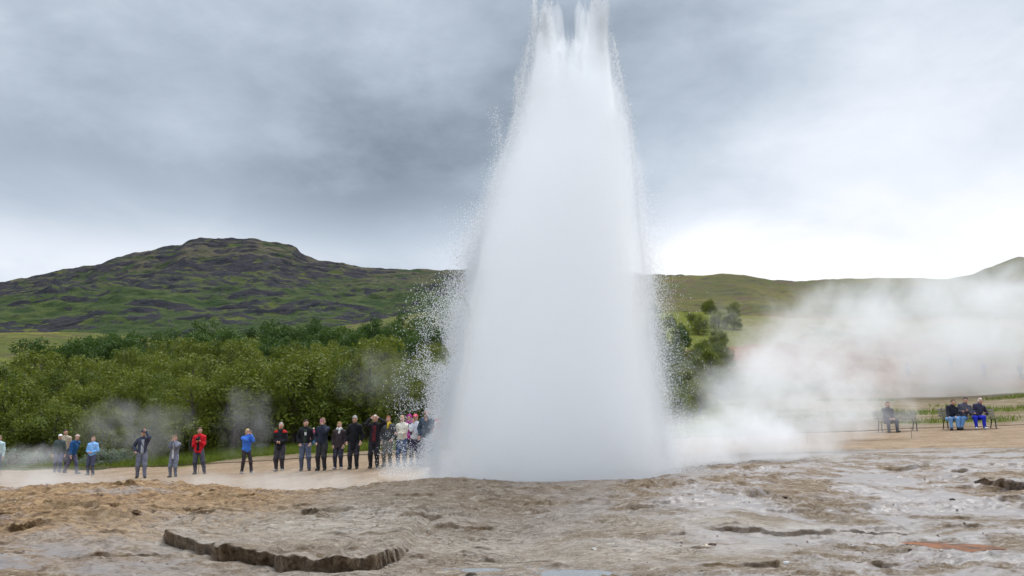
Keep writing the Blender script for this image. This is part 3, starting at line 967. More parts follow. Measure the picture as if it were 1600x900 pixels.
def rotx(v, pv, ang, lean=0.0):
    v = np.asarray(v, float) - pv
    c, s = math.cos(ang), math.sin(ang)
    v = np.array([v[0], v[1] * c - v[2] * s, v[1] * s + v[2] * c])
    c, s = math.cos(lean), math.sin(lean)
    v = np.array([v[0] * c + v[2] * s, v[1], -v[0] * s + v[2] * c])
    return v + pv

def finger_mesh(wr, hd, palmn, H, curl, side):
    """four fingers and a thumb rooted in the palm"""
    hd = hd / np.linalg.norm(hd)
    lat = np.cross(hd, palmn); lat /= np.linalg.norm(lat) + 1e-9
    out = []
    for k, (o, L) in enumerate(((-.022, .036), (-.008, .044), (.006, .048), (.019, .041))):
        p0 = wr + hd * .050 * H + lat * o * .72 * H
        pts = [p0]; d = hd.copy()
        for j in range(3):
            d = d + palmn * curl * .55; d /= np.linalg.norm(d)
            pts.append(pts[-1] + d * L * H * (.45, .32, .25)[j])
        out.append(tube(pts, [.0058 * H, .0054 * H, .0048 * H, .003 * H], 6))
    p0 = wr + hd * .018 * H + lat * .017 * H * side
    d = hd * .6 + lat * .75 * side + palmn * .3
    out.append(tube([p0, p0 + d * .022 * H, p0 + d * .028 * H + hd * .017 * H], [.0068 * H, .006 * H, .0035 * H], 6))
    return merge(out)

PEOPLE = []
def person(label, px, feet, Y, H, yaw=0, top=(.03, .03, .035), bottom=(.05, .05, .07), hair=(.08, .05, .03), shoes=(.03, .03, .03),
           hem=.47, coat=False, fat=1.0, wa=None, wb=None, aa=None, ab=None, bend=0.0, lean=0.0, seated=False, style='short',
           look=0.0, panels=(), scarf=None, cap=None, hood=None, group='spectators standing on the gravel path', pos=None, vox=.017, leg_r=1.0, backpack=None, head_dy=0.0, glasses=False, knees=None, zoff=0.0, detail=True):
    if pos is None:
        a = at(px, feet, Y); x, y = a[0], Y
    else:
        x, y = pos
    z = hz(x, y) + .035 + zoff
    root = link('person', None, loc=(x, y, z), label=label, category='person', group=group)
    root.rotation_euler = (0, 0, R(yaw)); root.empty_display_size = .3
    A = lambda *v: np.array(v, float) * H
    hipz = .265 if seated else .505
    dzt = hipz - .505
    pv = A(0, 0, hipz)
    T = lambda *v: rotx(A(v[0], v[1], v[2] + dzt), pv, R(bend), R(lean))
    # legs
    legs = []; feet_p = []
    for s, an in ((-1, aa), (1, ab)):
        hip = A(.048 * s, 0, hipz)
        if an is None:
            an = (.055 * s, -.26, .042) if seated else (.062 * s, .0, .042)
        kn_pole = A(.12 * s, -1, .3) if not seated else A(.1 * s, -.6, 1)
        kn, ank = ik(hip, A(*an), .245, .235, kn_pole) if False else ik(hip, A(*an), .245 * H, .232 * H, kn_pole)
        toe = ank + A(.018 * s, -.088, -.020)
        heel = ank + A(0, .022, -.018)
        legs.append((hip, kn, ank)); feet_p.append((heel, toe))
    # arms
    arms = []
    for s, w in ((-1, wa), (1, wb)):
        sh = T(.098 * s, .004, .79)
        if w is None: w = (.135 * s, -.02, .475 + .0)
        el, wr = ik(sh, T(*w), .168 * H, .148 * H, A(.40 * s, .30, -1.0))
        fd = wr - el; fd /= np.linalg.norm(fd)
        arms.append((sh, el, wr, fd))
    torso = [('e', T(0, .004, .525), A(.088, .062, .075)), ('c', T(0, 0, .56), T(0, 0, .64), .072 * H, .072 * H),
             ('e', T(0, 0, .715), A(.098, .066, .115)), ('c', T(-.088, .006, .784), T(0, .006, .806), .036 * H, .042 * H), ('c', T(0, .006, .806), T(.088, .006, .784), .042 * H, .036 * H)]
    if fat != 1.0:
        torso[1] = ('e', T(0, -.012, .60), A(.088 * fat, .072 * fat, .10))
    hc = T(0, -.012 + head_dy, .932)
    neck = ('c', T(0, .004, .80), T(0, -.004 + head_dy * .6, .885), .036 * H, .032 * H)
    fy = R(look)
    def HF(dx, dy, dz_):      # a point in the head's frame
        return hc + np.array([dx * math.cos(fy) - dy * math.sin(fy), dx * math.sin(fy) + dy * math.cos(fy), dz_]) * H
    head = [('e', hc, A(.043, .052, .063)), ('e', HF(0, -.016, -.030), A(.032, .036, .034)), ('e', HF(0, -.053, -.006), A(.009, .013, .016)),
            ('e', HF(-.044, .004, -.004), A(.008, .012, .017)), ('e', HF(.044, .004, -.004), A(.008, .012, .017))]
    limbs = []
    for hip, kn, ank in legs:
        limbs += [('c', hip, kn, .052 * H * leg_r, .035 * H * leg_r), ('c', kn, ank, .034 * H * leg_r, .021 * H)]
    for heel, toe in feet_p:
        limbs += [('c', heel, toe, .022 * H, .016 * H)]
    for sh, el, wr, fd in arms:
        limbs += [('c', sh, el, .033 * H, .026 * H), ('c', el, wr, .026 * H, .017 * H), ('c', wr, wr + fd * .045 * H, .018 * H, .016 * H)]
    allp = torso + [neck] + head + limbs
    lo, hi = bounds(allp, .04)
    V, Q = surface(lambda p: sd_union(p, allp, .014 * H), lo, hi, vox * 1.15)
    parts = [(V, Q, 0)]
    if detail:
        for (sh, el, wr, fd), s in zip(arms, (-1, 1)):
            pn = np.array([0.0, -1.0, 0.15]); pn = pn - fd * (pn @ fd); pn /= np.linalg.norm(pn) + 1e-9
            v, q = finger_mesh(wr, fd, pn, H, .55, -s); parts.append((v, q, 0))
        for s in (-1, 1):      # eyes
            e = HF(.017 * s, -.0475, .006)
            v, q = tube([e + np.array([0, .006, 0]) * H, e, e - np.array([0, .005, 0]) * H], [.004 * H, .0078 * H, .002 * H], 8); parts.append((v, q, 1))
        e = HF(0, -.049, -.036)
        v, q = tube([e - A(.014, 0, 0), e - A(0, .003, 0), e + A(.014, 0, 0)], [.002 * H, .006 * H, .002 * H], 6); parts.append((v, q, 2))
    VV, QQ, MI, o = [], [], [], 0
    for v, q, mi in parts:
        VV.append(v); QQ.append(np.asarray(q) + o); MI += [mi] * len(q); o += len(v)
    link('body', quads('body', np.concatenate(VV), np.concatenate(QQ), [M_SKIN, M_EYE, M_LIP], mat_idx=MI), root)

    def grow(pr, d):
        if pr[0] == 'c': return ('c', pr[1], pr[2], pr[3] + d * H, pr[4] + d * H)
        return ('e', pr[1], tuple(np.array(pr[2]) + d * H))
    def piece(name, fn, prims, m, v=vox, lab=None):
        lo, hi = bounds(prims, .03)
        V, Q = surface(fn, lo, hi, v)
        if len(Q):
            o = link(name, quads(name, V, Q, [m]), root)
            if lab: o['label'] = lab
    up = T(0, 0, 1.505) - T(0, 0, .505); up = up / np.linalg.norm(up)
    def along(p): return ((p - pv.astype(np.float32)) @ up.astype(np.float32)) / H + .505      # height up the torso, upright units
    tt = .014 if not coat else .018
    tor = [grow(q, tt) for q in torso]
    if coat or hem < .47:
        if not seated: tor.append(('c', T(0, 0, .60), T(0, .0, hem), .083 * H, .098 * H))
    tor.append(('c', T(0, .004, .80), T(0, .0, .868), .047 * H, .040 * H))       # collar
    slv = []
    for sh, el, wr, fd in arms:
        slv += [('c', sh, el, .044 * H, .037 * H), ('c', el, wr - fd * .008 * H, .037 * H, .026 * H)]
    def fold(p): return .004 * H * (np.sin(p[..., 2] * 34 / H + 3 * np.sin(p[..., 0] * 19 / H)) + np.sin(p[..., 0] * 41 / H + p[..., 2] * 17 / H))
    def f_tor(p):
        d = sd_union(p, tor, .02 * H)
        al = along(p)
        d = np.maximum(d, (hem - al) * H)
        d = np.maximum(d, (al - .868) * H)
        return d
    def f_jacket(p):
        d = f_tor(p); e = sd_union(p, slv, .012 * H)
        k = .015 * H; h = np.clip(.5 + .5 * (d - e) / k, 0, 1)
        d = d + (e - d) * h - k * h * (1 - h)
        return d + fold(p)
    piece('jacket', f_jacket, tor + slv, cloth(top))
    lg = []
    for hip, kn, ank in legs:
        lg += [('c', hip, kn, .064 * H * leg_r, .049 * H * leg_r), ('c', kn, ank, .048 * H * leg_r, .034 * H)]
    lg.append(grow(torso[0], .007))
    def f_tr(p):
        d = sd_union(p, lg, .014 * H) + .6 * fold(p)
        d = np.maximum(d, (.026 * H - p[..., 2]))
        return np.maximum(d, (along(p) - .60) * H if not seated else d)
    piece('trousers', f_tr, lg, cloth(bottom))
    for heel, toe in feet_p:
        pr = [('c', heel, toe, .028 * H, .022 * H), ('c', heel + A(0, -.01, 0), heel + A(0, -.012, .03), .027 * H, .024 * H)]
        piece('shoe', lambda p: np.maximum(sd_union(p, pr, .008 * H), -p[..., 2] - .01), pr, cloth(shoes, .6), .014)
    if hair is not None:
        hp = [('e', hc + A(0, .006, .007), A(.051, .058, .067))]
        if style in ('long', 'bob'):
            L = .10 if style == 'long' else .055
            hp += [('c', HF(0, .03, .0), HF(0, .036, -L), .045 * H, .036 * H), ('c', HF(-.036, .006, 0), HF(-.038, .008, -L * .8), .018 * H, .014 * H), ('c', HF(.036, .006, 0), HF(.038, .008, -L * .8), .018 * H, .014 * H)]
        cf, sf = math.cos(-fy), math.sin(-fy)
        hcf = hc.astype(np.float32)
        def f_hair(p):
            d = sd_union(p, hp, .01 * H)
            q = (p - hcf) / H
            ly = q[..., 0] * sf + q[..., 1] * cf
            lz = q[..., 2]
            line = .026 if style != 'receding' else .046
            face = np.maximum(ly + .004 + .25 * (lz), lz - line)        # keep the face free
            d = np.maximum(d, -face * H)
            if style in ('short', 'receding'):
                d = np.maximum(d, (-.034 - lz + .0 * ly) * H)
            return d + .004 * H * np.sin(p[..., 0] * 70 / H) * np.sin(p[..., 2] * 60 / H)
        piece('hair', f_hair, hp, cloth(hair, .7), .013)
    if cap is not None:
        pr = [('e', hc + A(0, 0, .012), A(.055, .062, .064)), ('c', HF(-.018, -.055, .03), HF(.018, -.055, .03), .014 * H, .014 * H), ('c', HF(-.014, -.078, .026), HF(.014, -.078, .026), .009 * H, .009 * H)]
        piece('cap', lambda p: np.maximum(sd_union(p, pr, .006 * H), hc[2] + .018 * H - p[..., 2]), pr, cloth(cap), .013)
    if hood is not None:
        pr = [('e', hc + A(0, .008, .002), A(.060, .068, .078)), ('c', T(-.03, .03, .85), T(.03, .03, .85), .04 * H, .04 * H)]
        hcf2 = hc.astype(np.float32)
        def f_hood(p):
            d = sd_union(p, pr, .02 * H)
            q = (p - hcf2) / H
            cf, sf = math.cos(-fy), math.sin(-fy)
            ly = q[..., 0] * sf + q[..., 1] * cf; lx = q[..., 0] * cf - q[..., 1] * sf
            hole = np.maximum(np.hypot(lx / .040, (q[..., 2] + .008) / .055) - 1, (ly + .02) * 12)
            return np.maximum(d, -hole * .04 * H)
        piece('hood', f_hood, pr, cloth(hood), .014)
    if scarf is not None:
        pr = [('c', T(-.03, -.022, .852), T(.03, -.022, .852), .036 * H, .036 * H), ('c', T(0, .02, .855), T(0, .03, .855), .042 * H, .04 * H), ('c', T(.01, -.062, .84), T(.015, -.078, .765), .022 * H, .026 * H)]
        piece('scarf', lambda p: sd_union(p, pr, .012 * H) + fold(p), pr, cloth(scarf), .014)
    for nm, col, x0, x1, z0, z1, grow_d in panels:      # pieces seen on the front of the upper body
        def f_pan(p):
            d = f_tor(p) - grow_d * H
            xr = p[..., 0] / H
            al = along(p)
            d = np.maximum(d, np.maximum((x0 - xr), (xr - x1)) * H)
            d = np.maximum(d, np.maximum(z0 - al, al - z1) * H)
            return np.maximum(d, (p[..., 1] + (0.02 * H)) - pv[1] if not seated and abs(bend) < 20 else d)
        piece(nm, f_pan, [grow(q, .01) for q in tor], cloth(col), .013)
    if glasses:
        pr = [('c', HF(-.034, -.050, .008), HF(.034, -.050, .008), .0075 * H, .0075 * H)]
        piece('sunglasses', lambda p: sd_union(p, pr, .003), pr, cloth((.01, .01, .012), .2), .009)
    if backpack is not None:
        pr = [('c', T(-.04, .10, .64), T(.04, .10, .64), .055 * H, .055 * H), ('c', T(-.035, .10, .77), T(.035, .10, .77), .05 * H, .05 * H)]
        piece('backpack', lambda p: sd_union(p, pr, .05 * H), pr, cloth(backpack), .018)
    root['_wr'] = [float(v) for v in arms[1][2]]
    W = [root.matrix_basis @ Vector(a_[2] + a_[3] * .06 * H) for a_ in arms]
    Rz = Matrix.Rotation(R(yaw), 4, 'Z')
    W = [Vector((x, y, z)) + (Rz @ Vector(a_[2] + a_[3] * .07 * H)) for a_ in arms]
    del root['_wr']
    PEOPLE.append(root)
    return root, W

def gadget(name, label, cat, loc, yaw, size, col, lens=False):
    """a phone or a camera held up in the hands"""
    w, d, h = size
    def rbox(cx, cy, cz, w, d, h, b=.006):
        V = []
        for sz in (-1, 1):
            for (sx, sy) in ((-1, -1), (1, -1), (1, 1), (-1, 1)):
                V.append((cx + sx * (w / 2 - b), cy + sy * (d / 2 - b * .5), cz + sz * h / 2))
        for (sx, sy) in ((-1, -1), (1, -1), (1, 1), (-1, 1)):
            V.append((cx + sx * w / 2, cy + sy * d / 2, cz - h / 2 + b)); V.append((cx + sx * w / 2, cy + sy * d / 2, cz + h / 2 - b))
        Fs = [(3, 2, 1, 0), (4, 5, 6, 7)]
        for i in range(4):
            j = (i + 1) % 4
            Fs += [(8 + 2 * i, 8 + 2 * j, 9 + 2 * j, 9 + 2 * i), (i, j, 8 + 2 * j, 8 + 2 * i), (9 + 2 * i, 9 + 2 * j, 4 + j, 4 + i)]
        return np.array(V), np.array(Fs)
    root = link(name, None, loc=loc, label=label, category=cat)
    root.rotation_euler = (0, 0, R(yaw)); root.empty_display_size = .05
    v, f = rbox(0, 0, 0, w, d, h)
    link('casing', quads('casing', v, f, [cloth(col, .4)], smooth=False), root)
    if lens:
        v, f = tube([(0, -d / 2 + .004, 0), (0, -d / 2 - .05, 0), (0, -d / 2 - .055, 0), (0, -d / 2 - .05, 0)], [h * .36, h * .36, h * .30, .002], 14)
        link('lens', quads('lens', v, f, [cloth((.012, .012, .015), .3)]), root)
    else:
        v, f = rbox(w * .28, -d / 2 - .001, h * .33, w * .3, .004, w * .3, .002)
        link('lens', quads('lens', v, f, [cloth((.012, .012, .015), .3)], smooth=False), root)

BLK = (.014, .014, .017); NAVY = (.016, .022, .05); JEAN = (.055, .095, .20); DK = (.03, .03, .04); GREY = (.16, .16, .16)
HP = lambda s=1: (.03 * s, -.115, .905)
person('person in dark jacket and white cap walking in the trio beside the woodland edge', 89, 741, 36.0, 1.66, yaw=25, top=(.07, .09, .085), bottom=(.10, .11, .17), cap=(.62, .60, .58), hair=(.3, .26, .22), aa=(-.06, .06, .045), ab=(.06, -.08, .042))
person('tall dark haired person in beige jacket behind two companions at the woodland edge', 97, 741, 36.7, 1.86, yaw=20, top=(.42, .34, .25), bottom=(.08, .08, .10), hair=(.04, .025, .02))
person('person in deep blue jacket and grey cap striding along the path in a trio', 110, 742, 35.0, 1.70, yaw=72, top=(.02, .085, .22), bottom=(.09, .085, .13), cap=(.48, .36, .30), hair=(.3, .2, .15), bend=14, aa=(-.05, .17, .075), ab=(.05, -.14, .042), wa=(-.13, -.10, .49), wb=(.12, .08, .48))
person('person in pale sky blue jacket, hands clasped, standing apart on the path', 141, 744, 34.7, 1.62, top=(.20, .43, .80), bottom=(.07, .075, .12), hair=(.26, .13, .07), hem=.50, wa=(-.045, -.10, .60), wb=(.045, -.10, .60), style='bob', shoes=(.10, .10, .11))
_, W = person('person in open dark jacket shading the eyes with one raised arm, legs apart', 219, 748, 30.4, 1.76, yaw=22, top=(.05, .055, .085), bottom=(.15, .15, .19), hair=(.03, .025, .03), hem=.50, wb=(.05, -.11, .965), wa=(-.13, -.04, .56), panels=[('shirt', (.34, .36, .40), -.028, .03, .50, .80, .006)], aa=(-.06, .0, .042), ab=(.085, -.10, .042), cap=(.03, .03, .045))
_, W = person('person in grey jacket over white shirt raising a phone with both hands', 270, 748, 31.6, 1.60, top=(.17, .18, .22), bottom=(.20, .21, .26), hair=(.20, .12, .08), hem=.42, coat=True, wa=(-.03, -.135, .87), wb=(.03, -.135, .87), panels=[('shirt', (.62, .61, .62), -.024, .024, .45, .82, .006)])
gadget('phone', 'small pale phone held up by the person in grey jacket and white shirt', 'phone', (W[0] + W[1]) / 2 + Vector((0, -.01, .04)), 0, (.075, .012, .145), (.5, .42, .34))
_, W = person('person in bright red jacket holding a black camera, one leg stepped out', 308, 742, 30.9, 1.75, yaw=8, top=(.52, .012, .020), bottom=(.07, .07, .09), hair=(.10, .06, .04), hem=.46, wa=(-.025, -.13, .70), wb=(.03, -.13, .72), panels=[('camera_vest', BLK, -.03, .03, .50, .80, .008)], ab=(.16, -.04, .042), aa=(-.04, .0, .042))
gadget('camera', 'black camera held at the chest of the person in red jacket', 'camera', (W[0] + W[1]) / 2, 8, (.135, .06, .09), (.02, .02, .022), True)
_, W = person('blonde person in cobalt blue jacket and dark leggings taking a picture sideways', 383, 741, 30.7, 1.66, yaw=35, top=(.055, .17, .60), bottom=(.05, .04, .045), hair=(.55, .38, .13), hem=.47, wa=(-.02, -.135, .88), wb=(.05, -.13, .87), ab=(.12, -.06, .042), aa=(-.06, .06, .042), style='bob', leg_r=.85, shoes=(.4, .38, .38))
gadget('phone', 'small white phone in the hands of the blonde person in cobalt jacket', 'phone', (W[0] + W[1]) / 2 + Vector((0, 0, .03)), 35, (.145, .012, .075), (.6, .6, .6))
person('grey haired person in black and red motorcycle suit, hands held in front', 436, 738, 30.2, 1.78, top=BLK, bottom=(.05, .045, .05), hair=(.42, .39, .35), style='receding', fat=1.12, hem=.44, leg_r=1.12, wa=(-.03, -.12, .60), wb=(.03, -.12, .60), shoes=(.30, .29, .29),
       panels=[('shoulder_panel', (.46, .02, .015), -.15, -.055, .785, .86, .012), ('shoulder_panel', (.46, .02, .015), .055, .15, .785, .86, .012)])
person('dark haired person in black jacket over printed shirt, hands in jeans pockets', 475, 737, 28.7, 1.78, yaw=10, top=BLK, bottom=(.10, .115, .17), hair=(.045, .025, .02), hem=.54, wa=(-.10, -.06, .53), wb=(.10, -.06, .53), panels=[('shirt', (.03, .045, .03), -.028, .030, .545, .81, .006), ('shirt_print', (.6, .6, .6), -.018, .024, .69, .755, .010)], aa=(-.05, .0, .042), ab=(.10, -.03, .042))
person('small child in pink top and blue trousers at the edge of the grass', 489, 701, 40.0, .98, top=(.55, .08, .20), bottom=(.10, .22, .42), hair=(.45, .36, .26), group='children by the path', cap=(.6, .5, .42))
_, W = person('person in dark navy sweatshirt and sunglasses raising a pink phone to the face', 502, 737, 28.2, 1.80, yaw=-6, top=(.022, .026, .042), bottom=(.035, .034, .036), hair=(.22, .13, .08), hem=.50, glasses=True, wb=(.03, -.13, .86), wa=(-.10, -.06, .53))
gadget('phone', 'pink phone raised to the face of the person in navy sweatshirt', 'phone', W[1] + Vector((-.02, -.01, .02)), 0, (.075, .012, .14), (.62, .25, .35))
person('short person in dark brown coat with a white scarf, shorter than the neighbours', 528, 735, 28.3, 1.62, top=(.048, .036, .038), bottom=(.045, .043, .062), hair=(.32, .18, .08), coat=True, hem=.44, scarf=(.66, .64, .62), wa=(-.11, -.05, .50), wb=(.11, -.05, .50), style='bob', shoes=(.38, .36, .38))
person('grey haired person in long plain black coat, arms at the sides', 552, 735, 27.8, 1.80, top=(.010, .010, .013), bottom=(.032, .030, .036), hair=(.34, .32, .30), coat=True, hem=.37, wa=(-.13, -.05, .51), wb=(.13, -.05, .51), glasses=True)
person('white haired person in black jacket over maroon top, both hands at the brow', 584, 733, 27.3, 1.76, top=(.014, .013, .018), bottom=(.022, .02, .024), hair=(.66, .62, .54), hem=.43, coat=True, style='bob', wa=(-.07, -.09, .925), wb=(.085, -.07, .935), panels=[('shirt', (.10, .016, .022), -.035, .035, .50, .80, .006)])
person('auburn haired person in charcoal jacket, yellow scarf and grey trousers', 605, 732, 27.8, 1.71, yaw=-8, top=(.075, .08, .085), bottom=(.19, .185, .17), hair=(.22, .08, .03), hem=.50, scarf=(.56, .40, .03), style='bob', wa=(-.12, -.04, .50), wb=(.10, -.06, .54))
person('fair haired person in cream sweater with crossed arms and blue jeans', 627, 731, 27.8, 1.72, yaw=-6, top=(.66, .62, .50), bottom=(.065, .10, .20), hair=(.45, .30, .17), hem=.52, wa=(.055, -.105, .635), wb=(-.055, -.12, .645))
person('person in a magenta hooded jacket, mostly hidden behind the cream sweater', 638, 728, 29.2, 1.70, top=(.38, .02, .22), bottom=DK, hood=(.38, .02, .22), hair=None)
_, W = person('person in white top with dark sleeves and pink cap beside the spray', 648, 730, 27.5, 1.72, yaw=-10, top=(.66, .67, .72), bottom=(.045, .04, .075), hair=(.22, .08, .06), cap=(.62, .10, .14), hem=.51, wa=(-.02, -.12, .83), wb=(.11, -.06, .54), panels=[('dark_sleeve_panel', NAVY, -.14, -.05, .60, .84, .012)])
person('tall grey haired person in navy patterned jacket at the edge of the spray', 666, 729, 27.1, 1.90, yaw=-12, top=(.05, .075, .11), bottom=(.12, .12, .15), hair=(.38, .36, .34), hem=.50, wa=(-.12, -.05, .52), wb=(.04, -.12, .78))
person('person in red and white jacket half lost in the spray', 681, 729, 27.6, 1.72, yaw=-14, top=(.62, .20, .20), bottom=(.14, .13, .16), hair=(.4, .36, .3), hem=.46, panels=[('white_panel', (.7, .66, .66), -.03, .03, .50, .82, .006)])
person('person in pale teal jacket beside the low silvery shrubs', -6, 742, 35.2, 1.68, top=(.45, .58, .58), bottom=(.10, .12, .16), hair=(.2, .15, .1))

# ---- benches with seated people
def bench(label, cx, cy_, yaw, L=1.9):
    z = hz(cx, cy_) + .035
    root = link('bench', None, loc=(cx, cy_, z), label=label, category='bench', group='benches beside the gravel path')
    root.rotation_euler = (0, 0, R(yaw)); root.empty_display_size = .3
    wood = simple('weathered_wood', (.21, .19, .15), .85, .35, 9); iron = simple('dark_iron', (.03, .032, .032), .5, .3, 20, metallic=.6)
    def box(name, c, s, m, tilt=0.0):
        b = min(s) * .12
        V = []
        for sx in (-1, 1):
            for sy in (-1, 1):
                for sz in (-1, 1):
                    V.append((sx * s[0] / 2, sy * s[1] / 2, sz * s[2] / 2))
        V = np.array(V); ct, st = math.cos(tilt), math.sin(tilt)
        V = np.stack([V[:, 0], V[:, 1] * ct - V[:, 2] * st, V[:, 1] * st + V[:, 2] * ct], 1) + np.array(c)
        Fs = [(0, 1, 3, 2), (4, 6, 7, 5), (0, 4, 5, 1), (2, 3, 7, 6), (0, 2, 6, 4), (1, 5, 7, 3)]
        o = link(name, quads(name, V, Fs, [m], smooth=False), root)
        bm = o.modifiers.new('bevel', 'BEVEL'); bm.width = b; bm.segments = 1
    for k in range(4):
        box('seat_slat', (0, -.17 + .105 * k, .44), (L, .09, .035), wood)
    for k in range(3):
        box('back_slat', (0, .225 + .028 * k, .56 + .12 * k), (L, .028, .09), wood, R(-13))
    for s in (-1, 1):
        P = [(s * (L / 2 - .18), -.20, 0), (s * (L / 2 - .18), -.17, .42), (s * (L / 2 - .18), .20, .42), (s * (L / 2 - .18), .31, .88)]
        v, f = tube(P, [.022] * 4, 6)
        v2, f2 = tube([(s * (L / 2 - .18), .12, .42), (s * (L / 2 - .18), .30, 0)], [.022] * 2, 6)
        v, f = merge([(v, f), (v2, f2)])
        link('leg', quads('leg', v, f, [iron]), root)
    return root
B1 = at(1512, 673, 34.3); bench('wooden bench with three people sitting on it', B1[0] + .25, 34.55, -6, 2.3)
B2 = at(1404, 676, 34.8); bench('wooden bench in the steam with one person at its end', B2[0] + .05, 34.95, -6, 1.8)
G2 = 'people sitting on benches'
def sit(px, **kw):
    label = kw.pop('label'); Y = kw.pop('Y', 34.35)
    a = at(px, 672, Y)
    return person(label, 0, 0, 0, kw.pop('H', 1.72), pos=(a[0], Y), seated=True, group=G2, **kw)
sit(1486, label='seated person in black jacket, light blue jeans and black shoes', yaw=-4, look=-40, top=(.02, .022, .032), bottom=(.16, .30, .52), hair=(.10, .07, .05), shoes=(.012, .012, .012), wa=(-.12, -.20, .56), wb=(.04, -.19, .60), bend=10, lean=10, hem=.50, aa=(-.10, -.25, .042), ab=(.05, -.27, .042))
sit(1506, label='seated person in grey jacket leaning sideways in mid blue jeans', yaw=-26, look=20, top=(.085, .085, .11), bottom=(.10, .20, .36), hair=(.05, .04, .05), shoes=(.012, .012, .012), H=1.8, wa=(-.03, -.15, .66), wb=(.07, -.16, .70), bend=2, lean=12, ab=(-.06, -.34, .042), aa=(-.12, -.30, .042), hem=.50)
sit(1528, label='seated person in dark jacket, vivid blue trousers and white shoes', yaw=-16, look=35, top=(.035, .033, .060), bottom=(.018, .030, .42), hair=(.55, .42, .36), shoes=(.72, .72, .76), H=1.76, wa=(-.10, -.16, .57), wb=(.13, -.05, .66), lean=17, bend=-6, hem=.50, style='bob', aa=(-.09, -.26, .042), ab=(.09, -.24, .042))
sit(1388, Y=34.8, label='person in dark clothes sitting at the end of a bench in the steam', yaw=2, top=(.05, .045, .065), bottom=(.055, .055, .085), hair=(.15, .10, .08), aa=(-.11, -.24, .042), ab=(.11, -.24, .042), bend=8, wa=(-.05, -.2, .60), wb=(.05, -.2, .60), hem=.50)

# ---- walkers far up the slope on the right
for px, py, H, top, lab in ((1487, 580, 1.75, (.06, .05, .09), 'far walker in dark clothes on the red clay slope'), (1419, 588, 1.7, (.20, .20, .30), 'far walker in grey lilac jacket fading into the steam'),
                            (1538, 590, 1.7, (.12, .12, .30), 'far walker in blue jacket below the red clay slope'), (1595, 594, 1.7, (.06, .04, .16), 'far walker in dark purple jacket beside the grassy bank')):
    d = ray(px, py); Ys = np.linspace(50, 190, 281); yy = 190
    for Yt in Ys:
        if CAMZ + d[2] / d[1] * Yt <= surface_z(d[0] / d[1] * Yt, Yt): yy = Yt; break
    xx = d[0] / d[1] * yy
    person(lab, 0, 0, 0, H, pos=(xx, yy), top=top, bottom=(.05, .05, .08), group='walkers on the far slope', zoff=surface_z(xx, yy) - hz(xx, yy) - .05, vox=.03, detail=True, ab=(.08, -.09, .042))

# ---- rope barrier
def build_rope():
    P = [(-34, 39.3), (-24, 36.2), (-17, 33.0), (-12, 31.2), (-7, 29.8), (-3, 29.6), (1, 29.8), (6, 30.0), (11, 30.2), (15, 30.4), (20, 30.4), (28, 30.6)]
    root = link('rope_barrier', None, loc=(P[0][0], P[0][1], hz(*P[0])), label='low dark rope strung on thin iron pegs along the gravel path', category='rope barrier')
    base = np.array(root.location)
    rope = simple('rope', (.085, .062, .045), .9, .3, 30); iron = simple('rusty_iron', (.07, .045, .03), .8, .4, 30)
    pts = []
    Pd = []
    for a, b in zip(P[:-1], P[1:]):
        n = max(1, int(round(math.hypot(b[0] - a[0], b[1] - a[1]) / 5.4)))
        for i in range(n): Pd.append((a[0] + (b[0] - a[0]) * i / n, a[1] + (b[1] - a[1]) * i / n))
    Pd.append(P[-1])
    for i, (x, y) in enumerate(Pd):
        z = hz(x, y) + .02
        v, f = tube([(x, y, z - .15), (x + .01, y, z + .36), (x + .012, y, z + .43), (x + .012, y, z + .44)], [.008, .008, .010, .003], 6)
        link('post', quads('post', v - base, f, [iron]), root)
        if i < len(Pd) - 1:
            x2, y2 = Pd[i + 1]; z2 = hz(x2, y2) + .02
            for k in np.linspace(0, 1, 9)[:-1]:
                pts.append((x + (x2 - x) * k, y + (y2 - y) * k, z + (z2 - z) * k + .40 - .03 * 4 * k * (1 - k)))
    v, f = tube(pts, [.0125] * len(pts), 6)
    link('rope', quads('rope', v - base, f, [rope]), root)
build_rope()

# ---- small chips of sinter scattered over the terrace
def build_chips():
    rg = np.random.default_rng(321); n = 2600
    X = rg.uniform(-9, 10, n); Y = 7.8 + 9 * rg.random(n) ** 1.3
    k = fbm(X * .6, Y * .9, 3, 431) > -.05; X, Y = X[k], Y[k]; n = len(X)
    dz, fc, dyy = near_detail(X, Y)
    Z = height(X, Y) + dz
    S = .005 + .016 * rg.random(n) ** 3
    U = np.array([(1, 0, 0), (.3, 1, .1), (-1, .2, 0), (-.2, -1, 0), (.1, .1, .75), (0, 0, -.6)], float)
    loc = U[None] * S[:, None, None] * rg.uniform(.6, 1.4, (n, 6, 1))
    a = rg.uniform(0, 6.28, n); ca, sa = np.cos(a)[:, None], np.sin(a)[:, None]
    lx = loc[:, :, 0] * ca - loc[:, :, 1] * sa; ly = loc[:, :, 0] * sa + loc[:, :, 1] * ca
    V = np.stack([X[:, None] + lx, (Y + dyy)[:, None] + ly, (Z + S * .3)[:, None] + loc[:, :, 2]], -1).reshape(-1, 3)
    T = np.array([(0, 1, 4), (1, 2, 4), (2, 3, 4), (3, 0, 4), (1, 0, 5), (2, 1, 5), (3, 2, 5), (0, 3, 5)])
    me = quads('stone_chips', V, (np.arange(n)[:, None, None] * 6 + T[None]).reshape(-1, 3), [simple('chip', (.27, .22, .17), .9, .75, 1.7)], smooth=False)
    link('stone_chips', me, kind='stuff', label='small chips of sinter strewn over the terrace', category='stone chips')
build_chips()
